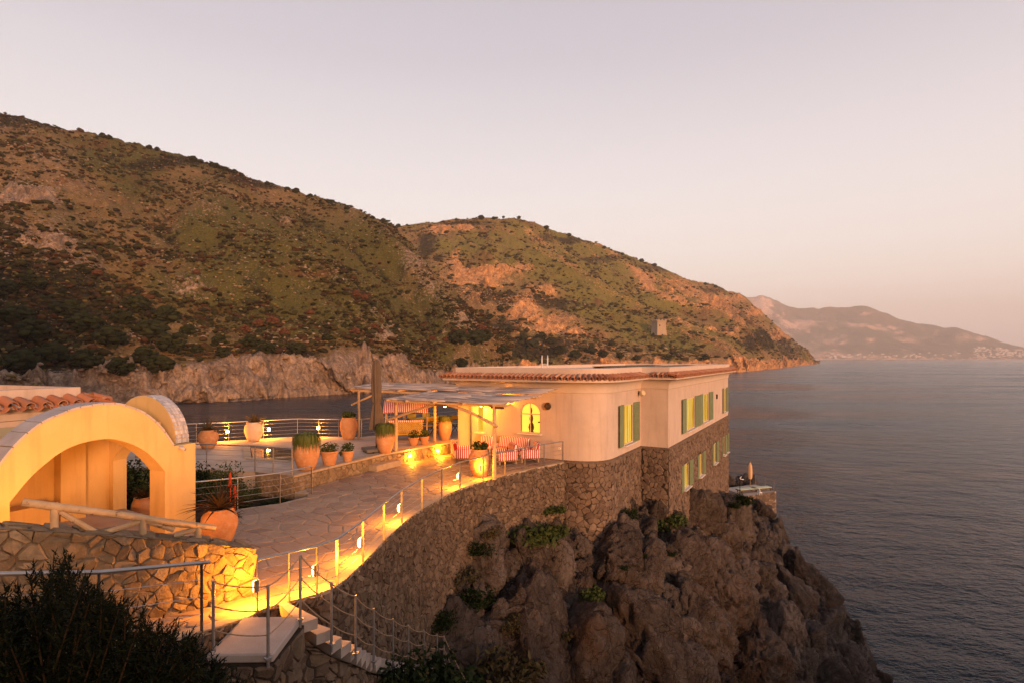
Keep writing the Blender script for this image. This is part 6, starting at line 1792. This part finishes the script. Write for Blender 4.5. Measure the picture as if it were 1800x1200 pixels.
# swing seat
sw_ = thing('swing_seat', 'garden swing seat with red striped canopy and yellow lattice back under the pergola', 'swing', (-4.85, 26.2, .5), rz=.12)
m = MB(); n = 12; vs_ = []
for k in range(n+1):
    x = -1.0+2.0*k/n
    for j in range(7):
        y = -.55+1.1*j/6; vs_.append((x, y, 1.86-.50*(max(0, -y)/.55)**1.7-.2*(max(0, y)/.55)**2-.05*(x/1.0)**2))
fs = [(k*7+j, k*7+j+1, (k+1)*7+j+1, (k+1)*7+j) for k in range(n) for j in range(6)]
m.add(vs_, fs); m.build('canopy', M['stripe_x'], sw_, local=True, smooth=True)
m = MB(); 
for k in range(24):   # scalloped valance
    x0 = -1.0+2.0*k/24; m.add([(x0, -.555, 1.36-.05*((x0)/1.0)**2), (x0+.0833, -.555, 1.36-.05*((x0+.083)/1.0)**2), (x0+.062, -.56, 1.29-.05*x0*x0), (x0+.02, -.56, 1.29-.05*x0*x0)], [(0, 1, 2, 3)])
m.build('valance', M['stripe_x'], sw_, local=True)
for x in (-.92, .92):
    for y in (-.6, .6):
        m = MB(); m.tube([(x, y, .0), (x, y*.12, 1.75)], .025, 8); m.build('leg', M['log'], sw_, local=True)
m = MB(); m.tube([(-1, 0, 1.74), (1, 0, 1.74)], .028, 8); m.build('crossbar', M['log'], sw_, local=True)
m = MB()
for k in range(-11, 26):     # lattice back, two directions of cane
    for sgn in (1, -1):
        x0 = -.75+k*.085; a = Vector((x0, -.42, .30)); b = Vector((x0+sgn*.55, -.42, .85))
        tmin, tmax = 0, 1
        if sgn > 0: tmin = max(0, (-.75-x0)/.55); tmax = min(1, (.75-x0)/.55)
        else: tmin = max(0, (x0-.75)/.55); tmax = min(1, (x0+.75)/.55)
        if tmax-tmin > .05: m.tube([a.lerp(b, tmin)+Vector((0, .006*sgn, 0)), a.lerp(b, tmax)+Vector((0, .006*sgn, 0))], .011, 4)
m.build('lattice_back', M['yellow_cloth'], sw_, local=True)
m = MB(); m.box((0, -.42, .88), (1.56, .07, .08), bev=.01); m.build('back_rail', M['stripe_x'], sw_, local=True)
m = MB(); m.box((0, -.42, .28), (1.56, .05, .05)); m.build('back_frame', M['yellow_cloth'], sw_, local=True)
m = MB(); m.box((0, -.02, .33), (1.48, .6, .12), bev=.03); m.build('seat', M['stripe_x'], sw_, local=True)
for x in (-.72, .72): m = MB(); m.tube([(x, 0, .4), (x, 0, 1.72)], .008, 5); m.build('chain', M['steel'], sw_, local=True)

# striped lounge furniture
def lounge(p, yaw, w_, label, arms=True, name='lounge_chair', cat='armchair', back=.46):
    """cushioned seat facing local -y"""
    t = thing(name, label, cat, p, yaw, 'red and white striped lounge furniture')
    m = MB(); m.box((0, 0, .30), (w_, .72, .17), bev=.04); m.build('seat_cushion', M['stripe_x'], t, local=True, smooth=True, auto=40)
    m = MB(); m.box((0, .32, .30+back*.62), (w_*.98, .17, back), rx=-.18, bev=.05); m.build('back_cushion', M['stripe_x'], t, local=True, smooth=True, auto=40)
    m = MB(); m.box((0, .0, .19), (w_+.06, .8, .07)); m.build('frame', M['wood_beam'], t, local=True)
    for x in (-1, 1):
        for y in (-1, 1):
            m = MB(); m.box((x*w_*.46, y*.34, .08), (.06, .06, .16)); m.build('leg', M['wood_beam'], t, local=True)
        if arms:
            m = MB(); m.box((x*(w_/2+.06), -.02, .36), (.12, .78, .36), bev=.035); m.build('arm', M['stripe_y'], t, local=True, smooth=True, auto=40)
    return t
fy = math.atan2(-.49, -.872)            # facade faces this way
yawf = math.atan2(.872, .49)-math.pi/2
lounge(Vector((-.05, 24.15, -.005)), yawf, 1.5, 'red and white striped sofa against the facade under the arched window', True, 'striped_sofa', 'sofa', .5)
lounge(Vector((-2.08, 23.55, -.005)), math.pi/2+.25, .95, 'striped armchair with its side to the low wall, left of the big jar', True, 'striped_armchair')
lounge(Vector((-1.25, 24.6, -.005)), yawf, .62, 'striped chair behind the big jar beside the facade', False, 'striped_armchair', back=.5)
lounge(Vector((-.28, 22.9, -.005)), -math.pi/2+.35, .72, 'striped armchair seen from behind just right of the pergola post', True, 'striped_armchair')
lounge(Vector((.68, 23.35, -.005)), -math.pi/2+.2, .62, 'striped armchair at the right end of the sofa near the railing', True, 'striped_armchair')

# dining table and director chairs under the far end of the pergola
tb = thing('dining_table', 'yellow clothed dining table by the far terrace railing', 'table', (-4.05, 28.6, .5), .75)
m = MB(); m.box((0, 0, .73), (2.1, .9, .05), bev=.01); m.box((0, -.455, .64), (2.1, .01, .2)); m.build('tabletop', M['yellow_cloth'], tb, local=True)
for x in (-.9, .9):
    for y in (-.36, .36): m = MB(); m.box((x, y, .35), (.06, .06, .7)); m.build('leg', M['wood_dark'], tb, local=True)
def dchair(p, yaw, label):
    t = thing('dining_chair', label, 'chair', p, yaw, 'yellow canvas dining chairs')
    m = MB(); m.box((0, 0, .46), (.5, .46, .03)); m.build('seat', M['yellow_cloth'], t, local=True)
    m = MB(); m.box((0, .25, .80), (.56, .025, .2)); m.build('backrest', M['yellow_cloth'], t, local=True)
    for x in (-.26, .26):
        m = MB(); m.tube([(x, -.22, .0), (x, .22, .46)], .02, 6); m.build('leg', M['wood_dark'], t, local=True)
        m = MB(); m.tube([(x, .22, .0), (x, -.22, .46)], .02, 6); m.build('leg', M['wood_dark'], t, local=True)
        m = MB(); m.tube([(x, .24, .44), (x, .26, .92)], .018, 6); m.build('back_post', M['wood_dark'], t, local=True)
        m = MB(); m.box((x, .0, .64), (.05, .5, .025)); m.build('armrest', M['wood_dark'], t, local=True)
dl = Vector((math.cos(.75), math.sin(.75), 0)); dn = Vector((-dl.y, dl.x, 0)); tc_ = Vector((-4.05, 28.6, .5))
for i, (a, s) in enumerate(((-.68, -1), (0.02, -1), (.7, -1), (-.5, 1), (.4, 1))):
    p = tc_+dl*a+dn*(.72*s)
    dchair(p, .75+(math.pi if s < 0 else 0)+.05*i, ['yellow backed dining chair on the near side of the table, leftmost behind the swing', 'yellow backed dining chair at the middle of the near table side', 'yellow backed dining chair on the near table side closest to the villa', 'yellow backed dining chair on the far table side towards the pool', 'yellow backed dining chair on the far table side towards the villa'][i])

# ------------------------------------------------------------------ sea platform behind the villa
pf = thing('sea_platform', 'small stone walled sun platform low on the rocks beyond the villa', 'platform', (22.6, 50, -7.6))
PP = [(20.0, 48.5), (23.35, 50.3), (22.8, 53.2), (19.2, 51.6)]
m = MB(); m.prism(PP, -9.6, -7.52); m.build('deck', M['terrace'], pf)
PPa = Path([PP[0], PP[1], PP[2]], 1)
masonry(pf, cells(0, PPa.L, -9.5, -7.5, .42, 91, asp=1.2), lambda u, v, d: PPa.at(u, d, v), M['stone_house'], .03, .06, 19, 300)
def sunbed(p, yaw, label):
    t = thing('sunbed', label, 'sunbed', p, yaw, 'sunbeds on the sea platform')
    m = MB(); m.box((0, 0, .30), (1.9, .62, .06), bev=.015); m.build('mattress', M['sunbed'], t, local=True)
    m = MB(); m.box((0, 0, .24), (1.95, .66, .05)); m.build('frame', M['wood_dark'], t, local=True)
    for x in (-.8, .8):
        for y in (-.28, .28): m = MB(); m.box((x, y, .11), (.05, .05, .22)); m.build('leg', M['wood_dark'], t, local=True)
sunbed(Vector((20.7, 50.1, -7.52)), .35, 'pale green sunbed left of the folded apricot parasol')
sunbed(Vector((22.15, 50.6, -7.52)), .3, 'pale green sunbed right of the folded apricot parasol at the platform edge')
pp_ = thing('apricot_parasol', 'folded apricot parasol standing between the two sunbeds', 'parasol', (21.4, 51.1, -7.52))
m = MB(); m.lathe([(.13, .95), (.11, 1.0), (.16, 1.1), (.17, 1.6), (.15, 2.1), (.05, 2.4), (.02, 2.42)], 24, ripple=lambda a, z: .15*math.sin(6*a)); m.build('canopy', M['parasol_pale'], pp_, local=True, smooth=True)
m = MB(); m.tube([(0, 0, 0), (0, 0, 2.5)], .025, 8); m.build('pole', M['wood_beam'], pp_, local=True)
m = MB(); m.lathe([(.25, 0), (.25, .08), (.05, .1)], 14); m.build('base', M['concrete'], pp_, local=True)
lp = thing('shower_post', 'thin dark post with two white curved heads beside the villa base on the rocks', 'post', (19.75, 49.3, -7.7))
m = MB(); m.tube([(0, 0, -.6), (0, 0, 1.55)], .03, 8); m.build('pole', M['black'], lp, local=True)
m = MB(); m.tube([(0, 0, 1.5), (.05, 0, 1.62), (.14, 0, 1.72)], .035, 8); m.tube([(0.06, 0, 1.5), (.2, 0, 1.46), (.34, 0, 1.45)], .035, 8); m.build('head', M['white'], lp, local=True)
wc = thing('white_seat', 'small white seat on the rocks below the sunbeds', 'seat', (21.35, 49.05, -7.5), .4)
m = MB(); m.box((0, 0, .2), (.3, .3, .05)); m.build('seat', M['white'], wc, local=True)
m = MB(); m.box((-.12, 0, .38), (.05, .3, .36), ry=-.3); m.build('backrest', M['white'], wc, local=True)
m = MB(); [m.box((x, y, .09), (.04, .04, .18)) for x in (-.12, .12) for y in (-.12, .12)]; m.build('leg', M['white'], wc, local=True)
rr = thing('platform_railing', 'thin railing at the outer corner of the sun platform', 'railing', (23.2, 50.4, -7.52))
for (x, y) in ((23.2, 50.4), (23.0, 51.6), (22.7, 53)): m = MB(); m.tube([(x, y, -7.52), (x, y, -6.6)], .02, 6); m.build('post', M['steel'], rr)
m = MB(); m.tube([(23.2, 50.4, -6.6), (23.0, 51.6, -6.6), (22.7, 53, -6.6)], .015, 6); m.build('rope', M['rope'], rr)
# ------------------------------------------------------------------ shrubs
def leafy_shrub(name, seed, n, rx, rz, size, mat, stems=8, lobes=9):
    """prototype: stems and many small leaves gathered in uneven clumps"""
    rg = np.random.default_rng(seed); root = thing(name, None, None)
    L = rg.normal(0, 1, (lobes, 3)); L /= np.linalg.norm(L, axis=1)[:, None]; L *= .62*rg.random((lobes, 1))**.5
    L[:, 2] = np.abs(L[:, 2])*.9+.15
    ci = rg.integers(0, lobes, n); d = rg.normal(0, 1, (n, 3)); d /= np.linalg.norm(d, axis=1)[:, None]; d *= (.45*rg.random((n, 1))**.35)*(.6+.6*rg.random((lobes, 1))[ci])
    P = (L[ci]+d)*np.array([rx, rx, rz]); P[:, 2] = np.abs(P[:, 2])
    a = rg.normal(0, 1, (n, 3)); a[:, 2] += .4; a /= np.linalg.norm(a, axis=1)[:, None]
    b = np.cross(a, rg.normal(0, 1, (n, 3))); b /= np.linalg.norm(b, axis=1)[:, None]
    s = size*(.6+.8*rg.random((n, 1)))
    W = np.stack([P-a*s*.5, P+b*s*.22, P+a*s*.5, P-b*s*.22], 1)
    me = fast_mesh('foliage', W.reshape(-1, 3), np.arange(n*4).reshape(-1, 4), mat); link('foliage', me, root)
    m = MB()
    for k in range(min(stems, lobes)):
        e = L[k]*np.array([rx, rx, rz])*.9; m.tube([(0, 0, -.15), (e[0]*.4, e[1]*.4, e[2]*.5), tuple(e)], [rx*.03, rx*.02, rx*.008], 5)
    m.build('stem', M['bark'], root, local=True); return root
def put(proto, p, sc, label, cat='shrub', group=None, rz=0, szz=1):
    if proto.name not in used: used[proto.name] = 1; o = proto
    else: o = copy_tree(proto)
    o.location = p; o.scale = (sc, sc, sc*szz); o.rotation_euler = (0, 0, rz); return tag(o, label, cat, group)
g1 = leafy_shrub('garden_shrub', 1, 2600, 1.0, 1.15, .085, M['leaf'])
g2 = leafy_shrub('garden_shrub', 2, 2200, 1.0, 1.0, .10, M['leaf_dark'], lobes=7)
for i, (x, y, s, pr, zz, lab) in enumerate([
    (-9.15, 17.9, 1.05, g1, 1.1, 'tall green shrub in the bed left of the terrace edge, nearest the pool'),
    (-8.25, 17.75, .70, g1, .9, 'rounded shrub at the right of the planted bed below the terrace rail'),
    (-10.6, 18.4, 1.1, g2, 1.1, 'dark shrub in the planted bed right beside the gateway pillar'),
    (-9.9, 16.6, 1.0, g2, .8, 'dark low shrub in the bed behind the walkway railing, left of the aloe'),
    (-8.35, 16.6, .85, g2, .6, 'low dark shrub in the middle of the planted bed behind the railing'),
    (-7.2, 17.2, .6, g2, .5, 'lowest dark shrub at the right tip of the planted bed'),
    (-11.3, 16.3, 1.2, g1, 1.2, 'green shrub seen through the side arch of the gateway'),
    (-12.1, 17.6, 1.2, g2, 1.3, 'dark shrub behind the gateway by the outbuilding'),
    (-11.0, 16.3, 1.0, g2, 1.0, 'dark bush close behind the gateway seen through its opening')]):
    put(pr, Vector((x, y, -.28)), s, lab, group='shrubs in the planted bed', rz=i*1.1, szz=zz)
# red aloe flower spikes in the bed
for i, (x, y, h) in enumerate(((-7.55, 15.2, 1.15), (-7.35, 15.05, .85))):
    t = thing('aloe_flower', ['tall red aloe flower spike in front of the bed railing', 'shorter red aloe flower spike in front of the bed railing'][i], 'flower', (x, y, -.02), 0, 'red aloe flower spikes')
    m = MB(); m.tube([(0, 0, 0), (.03, 0, h*.5), (.02, 0, h)], .012, 6); m.build('stem', M['flower'], t, local=True)
    m = MB(); rg = random.Random(i)
    for k in range(46):
        a = k*2.4; z = h*.72+h*.33*k/46; r = .055*(1-.6*k/46); m.tube([(0.02, 0, z), (.02+math.cos(a)*r, math.sin(a)*r, z-.04)], [.006, .012], 4)
    m.build('bloom', M['flower'], t, local=True)
    agave(16, .36, .03, M['agave_red'], 'rosette', 30+i, t, .05, .4)

# cliff plants, rooted where the rock surface is
c1 = leafy_shrub('cliff_shrub', 11, 1500, 1.0, .75, .13, M['leaf_dark'])
c2 = leafy_shrub('cliff_shrub', 12, 900, 1.0, .5, .16, M['leaf'], lobes=6)
c3 = leafy_shrub('cliff_shrub', 13, 700, 1.0, .55, .15, M['leaf_olive'], lobes=6)
CL = [(845, 972, 20, c1, 'dome shaped dark shrub at the foot of the retaining wall'), (836, 1062, 30, c1, 'large dark shrub on the rocks below the dome shaped one'), (772, 1098, 26, c1, 'round black green shrub where the retaining wall meets the rope railing end'),
      (965, 898, 20, c2, 'green patch of plants on the rock just below the villa base'), (950, 945, 34, c2, 'wide green plant patch between the upper boulders'), (1036, 1046, 22, c2, 'low green shrub on the ledge in the middle of the rock face'),
      (1108, 908, 12, c1, 'small dark shrub on the rock under the inner corner of the villa'), (1160, 922, 26, c2, 'green spreading plant on the rock below the sea wall'), (1186, 914, 16, c2, 'light green tuft right of the spreading plant below the sea wall'),
      (820, 1022, 22, c3, 'dry olive bush on the left flank of the rocks'), (868, 940, 16, c3, 'olive tuft beside the retaining wall, high on the rocks'), (1130, 978, 6, c1, 'tiny dark tuft in a crack of the rock face'), (1180, 975, 7, c1, 'tiny dark tuft on the smooth rock below the sea wall'), (1098, 1000, 6, c1, 'tiny tuft left of the crack in the rock face'),
      (1300, 868, 13, c1, 'dark shrub at the corner of the villa base near the sunbeds'), (1312, 884, 13, c1, 'dark shrub below the sun platform'), (1345, 884, 12, c1, 'dark green tuft under the platform edge'), (1290, 890, 8, c1, 'small dark tuft at the foot of the villa corner'),
      (668, 1188, 34, c1, 'dark bush at the bottom beside the steps'), (706, 1190, 26, c1, 'second dark bush at the bottom below the rope railing'), (752, 1188, 22, c3, 'olive bush at the bottom under the rope railing end'), (880, 1192, 50, c3, 'broad dry bush at the bottom centre below the rocks'), (820, 1190, 26, c2, 'green bush at the bottom between the rope railing and broad dry bush'), (1005, 1120, 14, c3, 'dry tuft on the lower rock face'), (905, 1100, 20, c3, 'dry grass clump on the rocks left of centre'), (1060, 945, 8, c2, 'small green tuft under the round boulder')]
for i, (x, y, s, pr, lab) in enumerate(CL):
    p = ray(BR, x, y)
    if p is None: continue
    r = 1.9*s*p.y/1000
    put(pr, p-Vector((0, 0, r*.05)), r, lab, group='shrubs on the rocks', rz=i*.9)
for (x, y, z, s, lab, pr) in ((-2.75, 8.3, -.9, .38, 'small dark plant growing out of the stair side wall', c1), (-3.9, 7.0, -.15, .5, 'dark bush in front of the landing slab', c1), (-2.9, 7.0, -1.4, .55, 'dark bush below the landing at the bottom edge', c1), (-2.15, 11.3, -2.6, 1.0, 'dark bush leaning over the middle of the lower steps', c1), (-1.85, 13.2, -3.85, 1.45, 'large dark bush hiding the foot of the steps', c1), (-1.2, 14.4, -5.0, 1.35, 'dark bush past the foot of the steps under the last rope post', c1)):
    put(pr, Vector((x, y, z)), s, lab, group='shrubs on the rocks')

# big dark juniper in front
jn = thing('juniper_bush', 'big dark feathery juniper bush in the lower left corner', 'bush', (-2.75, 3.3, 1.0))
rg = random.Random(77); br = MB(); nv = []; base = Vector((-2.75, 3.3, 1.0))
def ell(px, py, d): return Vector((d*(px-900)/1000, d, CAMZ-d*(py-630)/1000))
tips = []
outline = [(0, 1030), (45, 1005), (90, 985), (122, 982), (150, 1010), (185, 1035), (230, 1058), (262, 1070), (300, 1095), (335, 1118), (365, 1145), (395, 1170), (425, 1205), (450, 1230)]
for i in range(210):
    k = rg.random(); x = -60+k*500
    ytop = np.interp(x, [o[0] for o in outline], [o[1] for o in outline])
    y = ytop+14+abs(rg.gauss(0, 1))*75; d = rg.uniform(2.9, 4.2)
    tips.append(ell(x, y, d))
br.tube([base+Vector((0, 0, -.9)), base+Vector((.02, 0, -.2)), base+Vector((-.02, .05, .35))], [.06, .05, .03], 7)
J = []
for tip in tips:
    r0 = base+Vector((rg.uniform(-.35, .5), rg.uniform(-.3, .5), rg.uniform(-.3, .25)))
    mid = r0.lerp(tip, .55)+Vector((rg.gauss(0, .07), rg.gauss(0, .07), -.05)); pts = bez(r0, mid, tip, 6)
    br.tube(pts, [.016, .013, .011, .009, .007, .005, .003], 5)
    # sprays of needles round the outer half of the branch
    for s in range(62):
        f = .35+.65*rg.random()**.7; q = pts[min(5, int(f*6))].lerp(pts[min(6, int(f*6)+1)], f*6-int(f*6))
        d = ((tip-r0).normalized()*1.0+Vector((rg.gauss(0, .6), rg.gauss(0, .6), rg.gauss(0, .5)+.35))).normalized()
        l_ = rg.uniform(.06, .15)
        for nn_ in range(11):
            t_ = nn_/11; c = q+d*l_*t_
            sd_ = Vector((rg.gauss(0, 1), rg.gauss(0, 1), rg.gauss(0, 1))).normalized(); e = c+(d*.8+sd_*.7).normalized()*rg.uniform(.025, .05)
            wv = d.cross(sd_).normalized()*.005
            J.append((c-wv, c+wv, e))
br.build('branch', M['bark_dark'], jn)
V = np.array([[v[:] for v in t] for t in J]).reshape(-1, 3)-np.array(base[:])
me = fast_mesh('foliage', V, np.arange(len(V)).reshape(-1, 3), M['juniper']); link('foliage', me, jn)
for o in list(S.objects):      # prototypes that found no place
    if o.parent is None and o.type == 'EMPTY' and 'label' not in o:
        for ch in list(o.children): bpy.data.objects.remove(ch)
        bpy.data.objects.remove(o)

# small garden spotlights that wash the gateway
spike(Vector((-6.25, 10.55, .42)), (-1.6, 1.1, .75), 'small black garden spotlight behind the rubble wall aimed at the gateway arch', 330, 120)
spike(Vector((-7.6, 9.0, .95)), (-1.0, .9, .55), 'small black garden spotlight behind the rubble wall near the left of the gateway', 300, 120)
